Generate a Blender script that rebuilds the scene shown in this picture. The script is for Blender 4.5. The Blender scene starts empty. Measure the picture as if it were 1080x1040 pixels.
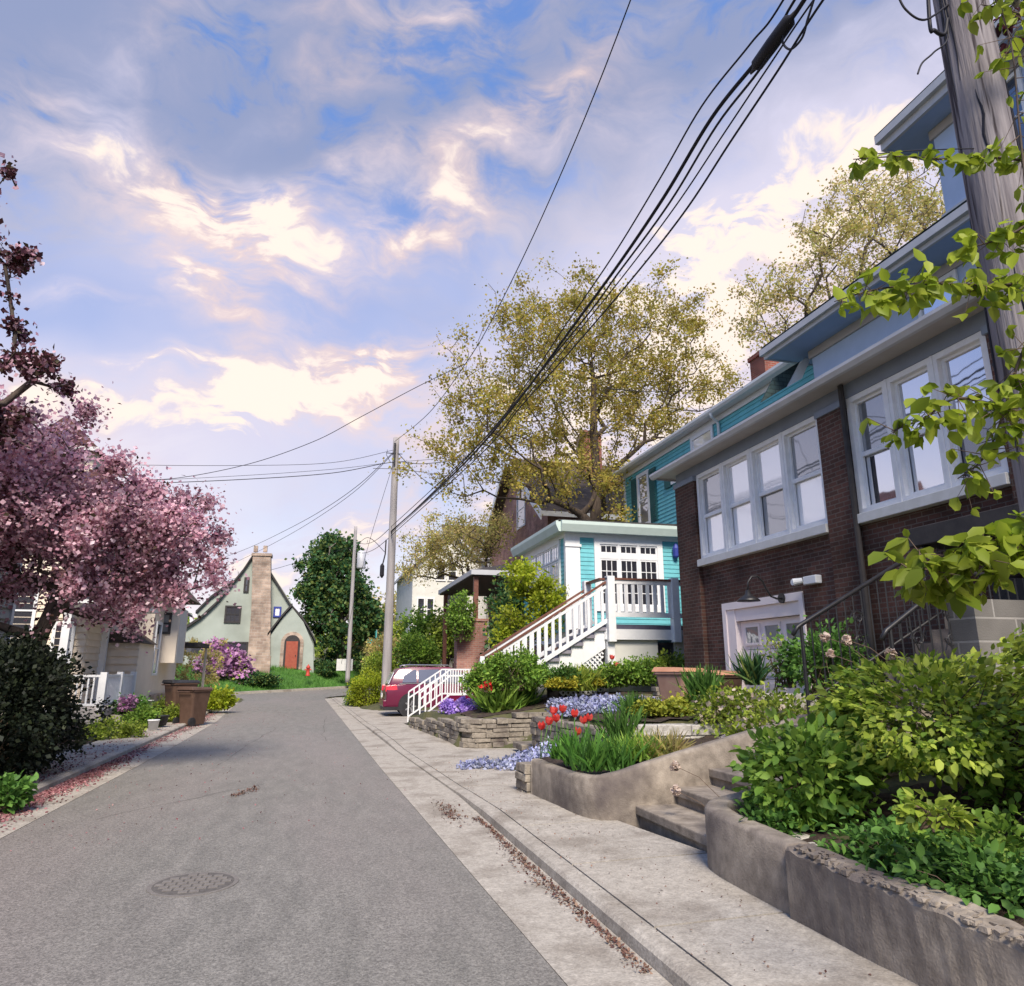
import bpy, math, random
import numpy as np
from mathutils import Vector, Matrix
random.seed(7); rng = np.random.default_rng(7)
S = bpy.context.scene; COL = S.collection
# ------------------------------------------------------------------ camera
F_PX = 747.0; EYE = 1.65
TH = math.atan(185 / F_PX); PSI = math.atan(205 / F_PX * math.cos(TH))
cF = np.array([math.sin(PSI) * math.cos(TH), math.cos(PSI) * math.cos(TH), math.sin(TH)])
cR = np.array([math.cos(PSI), -math.sin(PSI), 0.]); cU = np.cross(cR, cF); C0 = np.array([0, 0, EYE])
cam = bpy.data.objects.new('camera', bpy.data.cameras.new('camera')); COL.objects.link(cam)
cam.data.sensor_width = 36; cam.data.lens = 36 * F_PX / 1080; cam.data.clip_start = .05; cam.data.clip_end = 2000
cam.matrix_world = Matrix([[cR[i], cU[i], -cF[i], C0[i]] for i in range(3)] + [[0, 0, 0, 1]])
S.camera = cam
def ray(x, y): return cF + (x - 540) / F_PX * cR + (520 - y) / F_PX * cU
def atX(x, y, X): d = ray(x, y); return C0 + d * X / d[0]
def atY(x, y, Y): d = ray(x, y); return C0 + d * Y / d[1]
def atZ(x, y, z=0.): d = ray(x, y); return C0 + d * (z - EYE) / d[2]
# ------------------------------------------------------------------ world, sun, exposure
SUN_AZ, SUN_EL = math.radians(187), math.radians(46)      # azimuth from +Y towards +X
W = bpy.data.worlds.new('World'); S.world = W; W.use_nodes = True
nt = W.node_tree; nt.nodes.clear(); NL = nt.links
def nd(t, **k):
    n = nt.nodes.new(t)
    for a, b in k.items(): setattr(n, a, b)
    return n
def setin(n, i, v):
    if isinstance(v, bpy.types.NodeSocket): NL.new(v, n.inputs[i])
    else: n.inputs[i].default_value = v
def mth(op, a, b=0., c=None, clamp=False):
    n = nd('ShaderNodeMath', operation=op, use_clamp=clamp); setin(n, 0, a); setin(n, 1, b)
    if c is not None: setin(n, 2, c)
    return n.outputs[0]
def vm(op, a, b=None, s=None):
    n = nd('ShaderNodeVectorMath', operation=op); setin(n, 0, a)
    if b is not None: setin(n, 1, b)
    if s is not None: setin(n, 'Scale', s)
    return n
def mrange(v, a, b, c=0., d=1.):
    n = nd('ShaderNodeMapRange', interpolation_type='SMOOTHSTEP'); setin(n, 0, v)
    for i, q in enumerate((a, b, c, d)): n.inputs[1 + i].default_value = q
    return n.outputs[0]
def wmix(f, a, b):
    n = nd('ShaderNodeMix', data_type='RGBA'); setin(n, 0, f); setin(n, 6, a); setin(n, 7, b); return n.outputs[2]
sky = nd('ShaderNodeTexSky', sky_type='NISHITA', sun_disc=False, sun_elevation=SUN_EL, sun_rotation=SUN_AZ)
sky.air_density = 1.3; sky.dust_density = .6; sky.ozone_density = 2.5
STR = .11
tc = nd('ShaderNodeTexCoord').outputs['Generated']
nz1 = nd('ShaderNodeTexNoise'); NL.new(tc, nz1.inputs['Vector']); nz1.inputs['Scale'].default_value = 3.2; nz1.inputs['Detail'].default_value = 2
warp = vm('SCALE', vm('SUBTRACT', nz1.outputs['Color'], (.5, .5, .5)).outputs[0], s=.13).outputs[0]
nz0 = nd('ShaderNodeTexNoise'); NL.new(tc, nz0.inputs['Vector']); nz0.inputs['Scale'].default_value = 11.; nz0.inputs['Detail'].default_value = 2
dirw = vm('ADD', vm('ADD', tc, warp).outputs[0], vm('SCALE', vm('SUBTRACT', nz0.outputs['Color'], (.5, .5, .5)).outputs[0], s=.07).outputs[0]).outputs[0]
strm = vm('MULTIPLY', dirw, (1., 1., 2.6)).outputs[0]
nz2 = nd('ShaderNodeTexNoise'); NL.new(strm, nz2.inputs['Vector']); nz2.inputs['Scale'].default_value = 9.5
nz2.inputs['Detail'].default_value = 6; nz2.inputs['Roughness'].default_value = .6; nz2.inputs['Distortion'].default_value = .15
NZ = nz2.outputs['Fac']
def total(bl):
    acc = None
    for x, y, sx, sy, rot, w in bl:
        c = ray(x, y); c = c / np.linalg.norm(c)
        r = cR * math.cos(math.radians(rot)) + cU * math.sin(math.radians(rot))
        a1 = r - c * r.dot(c); a1 /= np.linalg.norm(a1); a2 = np.cross(c, a1)
        m = nd('ShaderNodeMapping', vector_type='TEXTURE'); NL.new(dirw, m.inputs[0])
        m.inputs['Location'].default_value = tuple(c); m.inputs['Rotation'].default_value = tuple(Matrix([[a1[q], a2[q], c[q]] for q in range(3)]).to_euler())
        m.inputs['Scale'].default_value = (1.75 * sx / F_PX, 1.75 * sy / F_PX, 1.2)
        g = nd('ShaderNodeTexGradient', gradient_type='SPHERICAL'); NL.new(m.outputs[0], g.inputs[0])
        acc = mth('MULTIPLY', g.outputs['Fac'], w * 1.15) if acc is None else mth('MULTIPLY_ADD', g.outputs['Fac'], w * 1.15, acc)
    return acc
bright = total([(190, 210, 100, 36, -24, 1.1), (265, 235, 50, 30, -30, .8), (197, 296, 32, 20, -10, .85), (300, 320, 70, 30, -20, .6), (235, 335, 60, 24, -20, .65), (400, 262, 100, 34, 10, .75), (360, 190, 150, 22, 18, .65), (470, 230, 90, 24, 20, .5),
    (240, 435, 240, 34, 8, 1.0), (110, 405, 110, 20, 5, .9), (415, 385, 50, 20, 48, .95), (330, 410, 90, 24, 20, .8), (480, 15, 110, 26, 15, .7), (150, 60, 150, 30, 20, .5), (560, 160, 120, 22, 22, .6), (420, 90, 160, 16, 12, .5), (50, 308, 40, 8, -6, .6), (95, 328, 40, 7, -6, .6), (170, 385, 60, 8, -5, .6), (610, 90, 90, 16, 30, .5),
    (330, 590, 300, 50, 0, 1.), (740, 340, 150, 110, 0, .9), (840, 245, 180, 50, 28, .75), (870, 170, 180, 36, 28, .85), (640, 480, 260, 90, 0, .9), (900, 60, 160, 30, 25, .5)])
dull = total([(0, 0, 170, 150, 0, 1.0), (1060, 0, 200, 120, 0, .8), (110, 60, 280, 90, 12, 1.15), (330, 110, 180, 70, 8, .95), (560, 60, 140, 80, 10, .5), (860, 70, 260, 120, 20, 1.0), (430, 215, 180, 50, 10, .4), (20, 150, 120, 60, 0, .5), (580, 240, 200, 60, 30, .4), (700, 150, 140, 80, 30, .5), (330, 500, 260, 30, 0, .5)])  # first two blobs put a darkening of the view corners into the sky
A_b = mrange(mth('MULTIPLY', bright, mth('MULTIPLY_ADD', NZ, 3.8, -1.12)), .05, 1.45)
veil = mrange(total([(760, 370, 260, 150, 20, .95), (250, 440, 260, 60, 5, .45), (200, 240, 140, 60, -15, .4), (380, 270, 150, 60, 5, .35), (880, 200, 220, 90, 25, .5), (-320, 560, 330, 200, 0, 1.1)]), .0, 1.1)  # last blob is out of view, added to whiten the window reflections
A_d = mth('MULTIPLY', mrange(mth('MULTIPLY', dull, mth('MULTIPLY_ADD', NZ, 3.4, -1.0)), .0, 1.3), .7)
sep = nd('ShaderNodeSeparateXYZ'); NL.new(tc, sep.inputs[0])
hor = mrange(sep.outputs['Z'], -.02, .36, .95, 0.)
k = .76 / STR
nz3 = nz1
warm = mrange(nz3.outputs['Fac'], .38, .62)
cc = wmix(warm, (.64 * k, .62 * k, .78 * k, 1), (.86 * k, .64 * k, .56 * k, 1))
cc = wmix(mrange(A_b, .6, 1.), cc, (.96 * k, .82 * k, .73 * k, 1))
base = wmix(.6, sky.outputs[0], (.15 * k, .29 * k, .74 * k, 1))
base = wmix(A_d, base, (.32 * k, .34 * k, .46 * k, 1))
base = wmix(veil, base, (.70 * k, .66 * k, .78 * k, 1))
base = wmix(hor, base, (.94 * k, .89 * k, .90 * k, 1))
base = wmix(A_b, base, cc)
bg = nd('ShaderNodeBackground'); NL.new(base, bg.inputs[0]); bg.inputs[1].default_value = STR
NL.new(bg.outputs[0], nd('ShaderNodeOutputWorld').inputs[0])
sl = bpy.data.lights.new('sun', 'SUN'); sl.energy = 3.9; sl.angle = math.radians(20); sl.color = (1, .89, .75)
sun = bpy.data.objects.new('sun', sl); COL.objects.link(sun)
sd = Vector((math.sin(SUN_AZ) * math.cos(SUN_EL), math.cos(SUN_AZ) * math.cos(SUN_EL), math.sin(SUN_EL)))
sun.rotation_euler = sd.to_track_quat('Z', 'Y').to_euler(); sun.location = (30, 30, 40)
S.view_settings.view_transform = 'Standard'; S.view_settings.look = 'None'; S.view_settings.gamma = 1; S.view_settings.use_curve_mapping = False
S.view_settings.exposure = .62
S.cycles.max_bounces = 4; S.cycles.transparent_max_bounces = 6; S.cycles.use_denoising = True

# ------------------------------------------------------------------ materials
def mat(name, c1, c2=None, scale=3., rough=.8, bump=0., bscale=30., spec=.3, c3=None, s3=.6, stretch=(1, 1, 1), metal=0., detail=5, f3=(.5, .68), bdist=.01):
    m = bpy.data.materials.new(name); m.use_nodes = True; t = m.node_tree; N = t.nodes; L = t.links
    b = N['Principled BSDF']; b.inputs['Roughness'].default_value = rough; b.inputs['Metallic'].default_value = metal
    b.inputs['Specular IOR Level'].default_value = spec
    b.inputs['Base Color'].default_value = (*c1, 1)
    co = N.new('ShaderNodeTexCoord').outputs['Object']
    mp = N.new('ShaderNodeMapping'); L.new(co, mp.inputs[0]); mp.inputs['Scale'].default_value = stretch
    col = None
    if c2:
        n = N.new('ShaderNodeTexNoise'); L.new(mp.outputs[0], n.inputs['Vector']); n.inputs['Scale'].default_value = scale; n.inputs['Detail'].default_value = detail; n.inputs['Roughness'].default_value = .62
        r = N.new('ShaderNodeMapRange'); L.new(n.outputs['Fac'], r.inputs[0]); r.inputs[1].default_value = .34; r.inputs[2].default_value = .66
        x = N.new('ShaderNodeMix'); x.data_type = 'RGBA'; L.new(r.outputs[0], x.inputs[0]); x.inputs[6].default_value = (*c1, 1); x.inputs[7].default_value = (*c2, 1)
        col = x.outputs[2]
        if c3:
            n = N.new('ShaderNodeTexNoise'); L.new(mp.outputs[0], n.inputs['Vector']); n.inputs['Scale'].default_value = s3; n.inputs['Detail'].default_value = 6
            r = N.new('ShaderNodeMapRange'); L.new(n.outputs['Fac'], r.inputs[0]); r.inputs[1].default_value = f3[0]; r.inputs[2].default_value = f3[1]
            x = N.new('ShaderNodeMix'); x.data_type = 'RGBA'; L.new(r.outputs[0], x.inputs[0]); L.new(col, x.inputs[6]); x.inputs[7].default_value = (*c3, 1)
            col = x.outputs[2]
        L.new(col, b.inputs['Base Color'])
    if bump:
        n = N.new('ShaderNodeTexNoise'); L.new(mp.outputs[0], n.inputs['Vector']); n.inputs['Scale'].default_value = bscale; n.inputs['Detail'].default_value = 4
        bp = N.new('ShaderNodeBump'); L.new(n.outputs['Fac'], bp.inputs['Height']); bp.inputs['Strength'].default_value = bump; bp.inputs['Distance'].default_value = bdist
        L.new(bp.outputs[0], b.inputs['Normal'])
    return m
def brickmat(name, c1, c2, mortar, bw=.21, rh=.074, ms=.008, bump=.6, stain=None, off=.5, noise=.0):
    m = bpy.data.materials.new(name); m.use_nodes = True; t = m.node_tree; N = t.nodes; L = t.links; b = N['Principled BSDF']
    b.inputs['Roughness'].default_value = .88; b.inputs['Specular IOR Level'].default_value = .2
    co = N.new('ShaderNodeTexCoord').outputs['Object']; s = N.new('ShaderNodeSeparateXYZ'); L.new(co, s.inputs[0])
    a = N.new('ShaderNodeMath'); L.new(s.outputs[0], a.inputs[0]); L.new(s.outputs[1], a.inputs[1])
    cb = N.new('ShaderNodeCombineXYZ'); L.new(a.outputs[0], cb.inputs[0]); L.new(s.outputs[2], cb.inputs[1])
    vec = cb.outputs[0]
    if noise:
        n = N.new('ShaderNodeTexNoise'); L.new(co, n.inputs['Vector']); n.inputs['Scale'].default_value = 4
        q = N.new('ShaderNodeVectorMath'); q.operation = 'SCALE'; L.new(n.outputs['Color'], q.inputs[0]); q.inputs['Scale'].default_value = noise
        w = N.new('ShaderNodeVectorMath'); L.new(vec, w.inputs[0]); L.new(q.outputs[0], w.inputs[1]); vec = w.outputs[0]
    br = N.new('ShaderNodeTexBrick'); L.new(vec, br.inputs['Vector']); br.offset = off
    for k_, v in (('Scale', 1.), ('Brick Width', bw), ('Row Height', rh), ('Mortar Size', ms), ('Mortar Smooth', .2), ('Bias', 0.)): br.inputs[k_].default_value = v
    br.inputs['Color1'].default_value = (*c1, 1); br.inputs['Color2'].default_value = (*c2, 1); br.inputs['Mortar'].default_value = (*mortar, 1)
    n = N.new('ShaderNodeTexNoise'); L.new(co, n.inputs['Vector']); n.inputs['Scale'].default_value = 1.3; n.inputs['Detail'].default_value = 8
    r = N.new('ShaderNodeMapRange'); L.new(n.outputs['Fac'], r.inputs[0]); r.inputs[1].default_value = .3; r.inputs[2].default_value = .7; r.inputs[3].default_value = .55; r.inputs[4].default_value = 1.3
    x = N.new('ShaderNodeVectorMath'); x.operation = 'SCALE'; L.new(br.outputs['Color'], x.inputs[0]); L.new(r.outputs[0], x.inputs['Scale'])
    L.new(x.outputs[0], b.inputs['Base Color'])
    n2 = N.new('ShaderNodeTexNoise'); L.new(co, n2.inputs['Vector']); n2.inputs['Scale'].default_value = 60
    mm = N.new('ShaderNodeMath'); mm.operation = 'MULTIPLY_ADD'; L.new(n2.outputs['Fac'], mm.inputs[0]); mm.inputs[1].default_value = .4; 
    iv = N.new('ShaderNodeMath'); iv.operation = 'SUBTRACT'; iv.inputs[0].default_value = 1; L.new(br.outputs['Fac'], iv.inputs[1]); L.new(iv.outputs[0], mm.inputs[2])
    bp = N.new('ShaderNodeBump'); L.new(mm.outputs[0], bp.inputs['Height']); bp.inputs['Strength'].default_value = bump; bp.inputs['Distance'].default_value = .012
    L.new(bp.outputs[0], b.inputs['Normal'])
    return m
def leafmat(name, cols, trans=.35, rough=.55, patch=None):
    m = bpy.data.materials.new(name); m.use_nodes = True; t = m.node_tree; N = t.nodes; L = t.links; b = N['Principled BSDF']
    b.inputs['Roughness'].default_value = rough; b.inputs['Specular IOR Level'].default_value = .25
    g = N.new('ShaderNodeNewGeometry'); r = N.new('ShaderNodeValToRGB'); L.new(g.outputs['Random Per Island'], r.inputs[0])
    el = r.color_ramp.elements
    while len(el) < len(cols): el.new(.5)
    for i, c in enumerate(cols): el[i].position = i / max(1, len(cols) - 1); el[i].color = (*c, 1)
    col = r.outputs[0]
    n = N.new('ShaderNodeTexNoise'); L.new(N.new('ShaderNodeTexCoord').outputs['Object'], n.inputs['Vector']); n.inputs['Scale'].default_value = 1.1; n.inputs['Detail'].default_value = 3
    mr = N.new('ShaderNodeMapRange'); L.new(n.outputs['Fac'], mr.inputs[0]); mr.inputs[1].default_value = .35; mr.inputs[2].default_value = .65; mr.inputs[3].default_value = .7; mr.inputs[4].default_value = 1.25
    x = N.new('ShaderNodeVectorMath'); x.operation = 'SCALE'; L.new(col, x.inputs[0]); L.new(mr.outputs[0], x.inputs['Scale']); col = x.outputs[0]
    L.new(col, b.inputs['Base Color'])
    tr = N.new('ShaderNodeBsdfTranslucent'); L.new(col, tr.inputs[0]); mx = N.new('ShaderNodeMixShader'); mx.inputs[0].default_value = trans
    L.new(b.outputs[0], mx.inputs[1]); L.new(tr.outputs[0], mx.inputs[2]); L.new(mx.outputs[0], N['Material Output'].inputs[0])
    return m
def glassmat(name, base, gl=.3, rough=.03):
    m = bpy.data.materials.new(name); m.use_nodes = True; t = m.node_tree; N = t.nodes; L = t.links; b = N['Principled BSDF']
    b.inputs['Base Color'].default_value = (*base, 1); b.inputs['Roughness'].default_value = .4
    g = N.new('ShaderNodeBsdfGlossy'); g.inputs['Roughness'].default_value = rough; g.inputs['Color'].default_value = (.9, .93, 1, 1)
    lw = N.new('ShaderNodeLayerWeight'); lw.inputs[0].default_value = .35
    ad = N.new('ShaderNodeMath'); ad.operation = 'MULTIPLY_ADD'; L.new(lw.outputs['Facing'], ad.inputs[0]); ad.inputs[1].default_value = .5; ad.inputs[2].default_value = gl; ad.use_clamp = True
    nz = N.new('ShaderNodeTexNoise'); nz.inputs['Scale'].default_value = 1.2; bp = N.new('ShaderNodeBump'); L.new(nz.outputs['Fac'], bp.inputs['Height']); bp.inputs['Strength'].default_value = .12; bp.inputs['Distance'].default_value = .02
    L.new(bp.outputs[0], g.inputs['Normal'])
    mx = N.new('ShaderNodeMixShader'); L.new(ad.outputs[0], mx.inputs[0]); L.new(b.outputs[0], mx.inputs[1]); L.new(g.outputs[0], mx.inputs[2]); L.new(mx.outputs[0], N['Material Output'].inputs[0])
    return m
M = {}
M['asphalt'] = mat('asphalt', (.160, .152, .136), (.215, .203, .182), 5., .62, .6, 90., spec=.5, c3=(.235, .205, .19), s3=.35, f3=(.45, .72), detail=8, stretch=(1, .28, 1))
def aggregate(m, lo, hi, sc, amt):
    t = m.node_tree; N = t.nodes; L = t.links; b = N['Principled BSDF']; src = b.inputs['Base Color'].links[0].from_socket
    co = N.new('ShaderNodeTexCoord').outputs['Object']; v = N.new('ShaderNodeTexVoronoi'); L.new(co, v.inputs['Vector']); v.inputs['Scale'].default_value = sc; v.inputs['Randomness'].default_value = 1
    sp = N.new('ShaderNodeSeparateColor'); L.new(v.outputs['Color'], sp.inputs[0]); mr = N.new('ShaderNodeMapRange'); L.new(sp.outputs[0], mr.inputs[0]); mr.inputs[1].default_value = 0; mr.inputs[2].default_value = 1; mr.inputs[3].default_value = lo; mr.inputs[4].default_value = hi
    n = N.new('ShaderNodeTexNoise'); L.new(co, n.inputs['Vector']); n.inputs['Scale'].default_value = sc * .28; n.inputs['Detail'].default_value = 3
    m2 = N.new('ShaderNodeMapRange'); L.new(n.outputs['Fac'], m2.inputs[0]); m2.inputs[1].default_value = .3; m2.inputs[2].default_value = .7; m2.inputs[3].default_value = 1 - amt; m2.inputs[4].default_value = 1 + amt
    mu = N.new('ShaderNodeMath'); mu.operation = 'MULTIPLY'; L.new(mr.outputs[0], mu.inputs[0]); L.new(m2.outputs[0], mu.inputs[1])
    x = N.new('ShaderNodeVectorMath'); x.operation = 'SCALE'; L.new(src, x.inputs[0]); L.new(mu.outputs[0], x.inputs['Scale']); L.new(x.outputs[0], b.inputs['Base Color'])
    return m
aggregate(M['asphalt'], .66, 1.34, 95., .16)
M['concrete'] = mat('concrete', (.33, .30, .26), (.43, .395, .345), 9., .85, .5, 50., c3=(.26, .23, .195), s3=1.6, f3=(.5, .66), detail=9)
aggregate(M['concrete'], .82, 1.14, 90., .12)
M['oldconcrete'] = mat('old_concrete', (.19, .16, .13), (.36, .31, .255), 7., .9, .45, 60., c3=(.085, .07, .07), s3=1.3, f3=(.47, .72), bdist=.012, detail=9)
M['soil'] = mat('soil', (.035, .025, .02), (.085, .06, .045), 12., .95, .8, 40., bdist=.03)
M['earth'] = mat('ground_earth', (.06, .07, .03), (.11, .10, .05), 3., .95, .6, 20., bdist=.03)
M['brick'] = brickmat('dark_brown_brick', (.070, .038, .030), (.115, .055, .042), (.13, .105, .09))
M['redbrick'] = brickmat('red_brick', (.19, .045, .035), (.27, .075, .055), (.3, .26, .22))
M['pinkbrick'] = brickmat('weathered_pink_brick', (.33, .15, .12), (.42, .22, .17), (.36, .3, .27))
M['tanstone'] = brickmat('tan_fieldstone', (.44, .34, .27), (.31, .23, .185), (.42, .36, .31), .42, .2, .016, .8, noise=.12)
M['stone'] = mat('dry_stone', (.19, .165, .135), (.34, .30, .245), 9., .9, .8, 30., c3=(.11, .09, .08), s3=2.2, f3=(.52, .7), bdist=.02)
M['palestone'] = mat('pale_limestone', (.36, .34, .31), (.60, .57, .52), 9., .85, .8, 30., bdist=.02)
M['white'] = mat('white_paint', (.78, .79, .80), (.70, .71, .73), 6., .5, .08, 40., spec=.4)
M['greywhite'] = mat('grey_white_paint', (.55, .55, .53), (.63, .63, .62), 5., .6)
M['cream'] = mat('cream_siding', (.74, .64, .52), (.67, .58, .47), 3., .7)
M['creamlit'] = mat('cream_lit_wall', (.78, .69, .57), (.72, .63, .52), 2., .8, .2, 30.)  # paler copy of the cream, with the lit look in its base colour
M['greysiding'] = mat('grey_beige_siding', (.26, .25, .22), (.31, .30, .27), 3., .7)
M['turq'] = mat('turquoise_siding', (.13, .43, .48), (.16, .50, .56), 4., .6)
M['paleTurq'] = mat('pale_green_trim', (.50, .60, .56), (.55, .65, .61), 3., .6)
M['blue'] = mat('blue_stucco', (.40, .50, .68), (.43, .53, .72), 3., .8, .2, 60.)
M['bluesoffit'] = mat('blue_soffit', (.30, .40, .60), (.33, .43, .64), 3., .7)
M['frieze'] = mat('slate_blue_frieze', (.19, .22, .28), (.22, .26, .32), 3., .7)
M['soffit'] = mat('grey_soffit', (.40, .37, .35), (.45, .42, .40), 3., .7)
M['gutter'] = mat('grey_gutter', (.42, .43, .46), (.50, .51, .54), 2., .45, spec=.5)
M['whitegutter'] = mat('white_gutter', (.72, .74, .76), (.66, .68, .70), 2., .45, spec=.5)
M['shingle'] = brickmat('brown_shingle', (.12, .095, .075), (.085, .065, .055), (.05, .04, .035), .3, .14, .008, .5)
M['redshingle'] = brickmat('red_shingle', (.13, .06, .055), (.10, .05, .045), (.05, .025, .025), .3, .14, .01, .5)
M['darkshingle'] = brickmat('dark_green_shingle', (.035, .06, .065), (.055, .085, .085), (.02, .03, .03), .25, .12, .008, .5)
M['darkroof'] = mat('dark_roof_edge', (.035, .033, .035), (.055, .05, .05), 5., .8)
M['sage'] = mat('sage_green_stucco', (.33, .37, .33), (.38, .42, .38), .9, .85, .4, 12., c3=(.29, .32, .285), s3=.5)
M['greystucco'] = mat('pale_grey_stucco', (.60, .60, .56), (.68, .68, .64), 2., .85)
M['glass'] = glassmat('dark_window_glass', (.02, .02, .03), .10)
M['glasssky'] = glassmat('reflective_window_glass', (.05, .06, .08), .62)
M['glassgrey'] = glassmat('grey_window_glass', (.16, .17, .18), .14)  # grey base colour under a glossy coat
M['shade'] = glassmat('white_window_pane', (.88, .88, .88), .3, .06)  # pale panes: plain white base colour under a glossy coat
M['brownwood'] = mat('brown_handrail', (.13, .05, .035), (.19, .08, .055), 8., .5, spec=.4)
M['greytread'] = mat('grey_stair_tread', (.20, .19, .23), (.26, .25, .29), 6., .7)
M['deckedge'] = mat('dark_deck_board', (.07, .07, .11), (.10, .10, .14), 6., .6)
M['iron'] = mat('black_iron', (.012, .012, .014), (.02, .02, .024), 10., .45, spec=.5)
M['pole'] = mat('weathered_pole_wood', (.13, .115, .13), (.29, .265, .28), 16., .9, 1.0, 22., stretch=(1, 1, .05), c3=(.05, .04, .045), s3=20., f3=(.56, .64), bdist=.03)
M['farpole'] = mat('grey_pole_wood', (.27, .25, .25), (.38, .36, .36), 9., .9, .4, 20., stretch=(1, 1, .08))
M['wire'] = mat('black_cable', (.015, .014, .02), None, rough=.6)
M['bark'] = mat('bark', (.055, .042, .035), (.11, .085, .07), 14., .95, .9, 20., stretch=(1, 1, .25), bdist=.03)
M['greybark'] = mat('grey_bark', (.14, .12, .10), (.22, .19, .16), 14., .95, .7, 20., stretch=(1, 1, .25))
M['twig'] = mat('twig', (.10, .07, .05), (.16, .11, .08), 10., .9)
M['blossom'] = leafmat('pink_blossom', [(.32, .13, .18), (.64, .37, .45), (.80, .55, .62), (.50, .24, .32), (.88, .72, .77)], .42)
M['maroon'] = leafmat('maroon_leaf', [(.05, .022, .03), (.11, .03, .045), (.07, .06, .03)], .3)
M['spring'] = leafmat('golden_green_leaf', [(.36, .35, .06), (.50, .43, .09), (.48, .34, .11), (.26, .29, .05)], .5)
M['springpale'] = leafmat('pale_spring_leaf', [(.48, .50, .13), (.64, .54, .22), (.56, .42, .19), (.38, .43, .09)], .5)
M['chart'] = leafmat('chartreuse_leaf', [(.30, .38, .02), (.42, .46, .04), (.22, .32, .02)], .45)
M['maple'] = leafmat('bright_maple_leaf', [(.24, .32, .03), (.34, .42, .04), (.16, .24, .02), (.44, .50, .07)], .5, .45)
M['shrub'] = leafmat('shrub_leaf', [(.09, .19, .03), (.18, .33, .045), (.30, .45, .07), (.05, .12, .02)], .35)
M['olive'] = leafmat('olive_shrub_leaf', [(.14, .24, .03), (.32, .42, .05), (.46, .54, .09), (.07, .12, .03)], .4)
M['cover'] = leafmat('ground_cover_leaf', [(.05, .12, .025), (.09, .20, .04), (.13, .26, .05)], .3)
M['evergreen'] = leafmat('evergreen_leaf', [(.03, .09, .04), (.06, .15, .05), (.18, .22, .05)], .3)
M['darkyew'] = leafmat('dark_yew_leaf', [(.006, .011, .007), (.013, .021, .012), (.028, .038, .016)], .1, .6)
M['grass'] = leafmat('lawn_grass', [(.06, .17, .03), (.10, .25, .04), (.14, .30, .05)], .3)
M['yellowgrass'] = leafmat('yellow_green_grass', [(.30, .34, .04), (.42, .42, .06), (.20, .27, .04)], .4)
M['lilac'] = leafmat('lilac_blossom', [(.45, .20, .42), (.60, .34, .55), (.34, .14, .30)], .3)
M['purple'] = leafmat('purple_phlox', [(.40, .26, .70), (.55, .40, .84), (.30, .17, .56)], .3)
M['bluecover'] = leafmat('lavender_blue_flower', [(.28, .30, .52), (.40, .42, .66), (.14, .17, .26), (.50, .52, .68), (.22, .25, .30)], .15)
M['yellowfl'] = leafmat('yellow_flower', [(.55, .50, .04), (.70, .62, .08), (.35, .38, .04)], .3)
M['red'] = leafmat('red_petal', [(.62, .03, .03), (.75, .06, .05), (.80, .14, .12)], .35)
M['pinkpetal'] = leafmat('fallen_pink_petal', [(.24, .085, .10), (.36, .17, .18), (.16, .055, .06), (.42, .26, .25)], .1)
M['litter'] = leafmat('brown_leaf_litter', [(.09, .04, .035), (.16, .08, .06), (.26, .17, .12), (.12, .06, .05)], .1)
M['dried'] = leafmat('dried_hydrangea', [(.62, .50, .42), (.72, .60, .52), (.50, .38, .30)], .3)
M['binbrown'] = mat('brown_plastic', (.085, .05, .036), (.115, .07, .052), 5., .5)
M['bingrey'] = mat('faded_brown_plastic', (.28, .17, .13), (.34, .22, .17), 5., .5)
M['binblack'] = mat('black_plastic', (.02, .02, .022), (.035, .035, .04), 6., .5)
M['binlid'] = mat('orange_tan_lid', (.42, .20, .12), (.50, .27, .17), 5., .5)
M['carpaint'] = mat('crimson_car_paint', (.12, .003, .034), (.14, .004, .038), 1., .3, spec=.5)
M['carpaint'].node_tree.nodes['Principled BSDF'].inputs['Coat Weight'].default_value = .4
M['carglass'] = glassmat('tinted_car_glass', (.008, .015, .06), .08)
M['rubber'] = mat('tyre_rubber', (.015, .015, .016), None, rough=.8)
M['chrome'] = mat('silver_trim', (.6, .6, .62), None, rough=.3, metal=.9)
M['redlens'] = mat('red_lamp_lens', (.65, .05, .08), None, rough=.2, spec=.6)
M['whitelens'] = mat('pale_lens', (.8, .8, .8), None, rough=.2, spec=.6)
M['doorred'] = mat('orange_red_door', (.30, .07, .045), (.36, .10, .06), 5., .5)
M['signteal'] = mat('teal_sign', (.03, .40, .36), (.04, .45, .40), 5., .4)
M['hydrant'] = mat('red_hydrant', (.50, .06, .04), (.42, .05, .035), 5., .5)
M['manhole'] = mat('rusty_iron_cover', (.16, .145, .135), (.20, .185, .17), 14., .7, .5, 60.)
M['bluedoor'] = mat('deep_blue_frame', (.04, .06, .30), None, rough=.5)
M['shutter'] = mat('dark_green_shutter', (.018, .10, .11), (.025, .13, .13), 5., .5)
M['garage'] = mat('warm_white_garage', (.84, .76, .76), (.80, .73, .72), 3., .5)
def emis(name, c, s):
    m = bpy.data.materials.new(name); m.use_nodes = True; b = m.node_tree.nodes['Principled BSDF']
    b.inputs['Base Color'].default_value = (*c, 1); b.inputs['Emission Color'].default_value = (*c, 1); b.inputs['Emission Strength'].default_value = s; return m
M['amber'] = emis('amber_glow', (1, .42, .16), 1.6)

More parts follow.
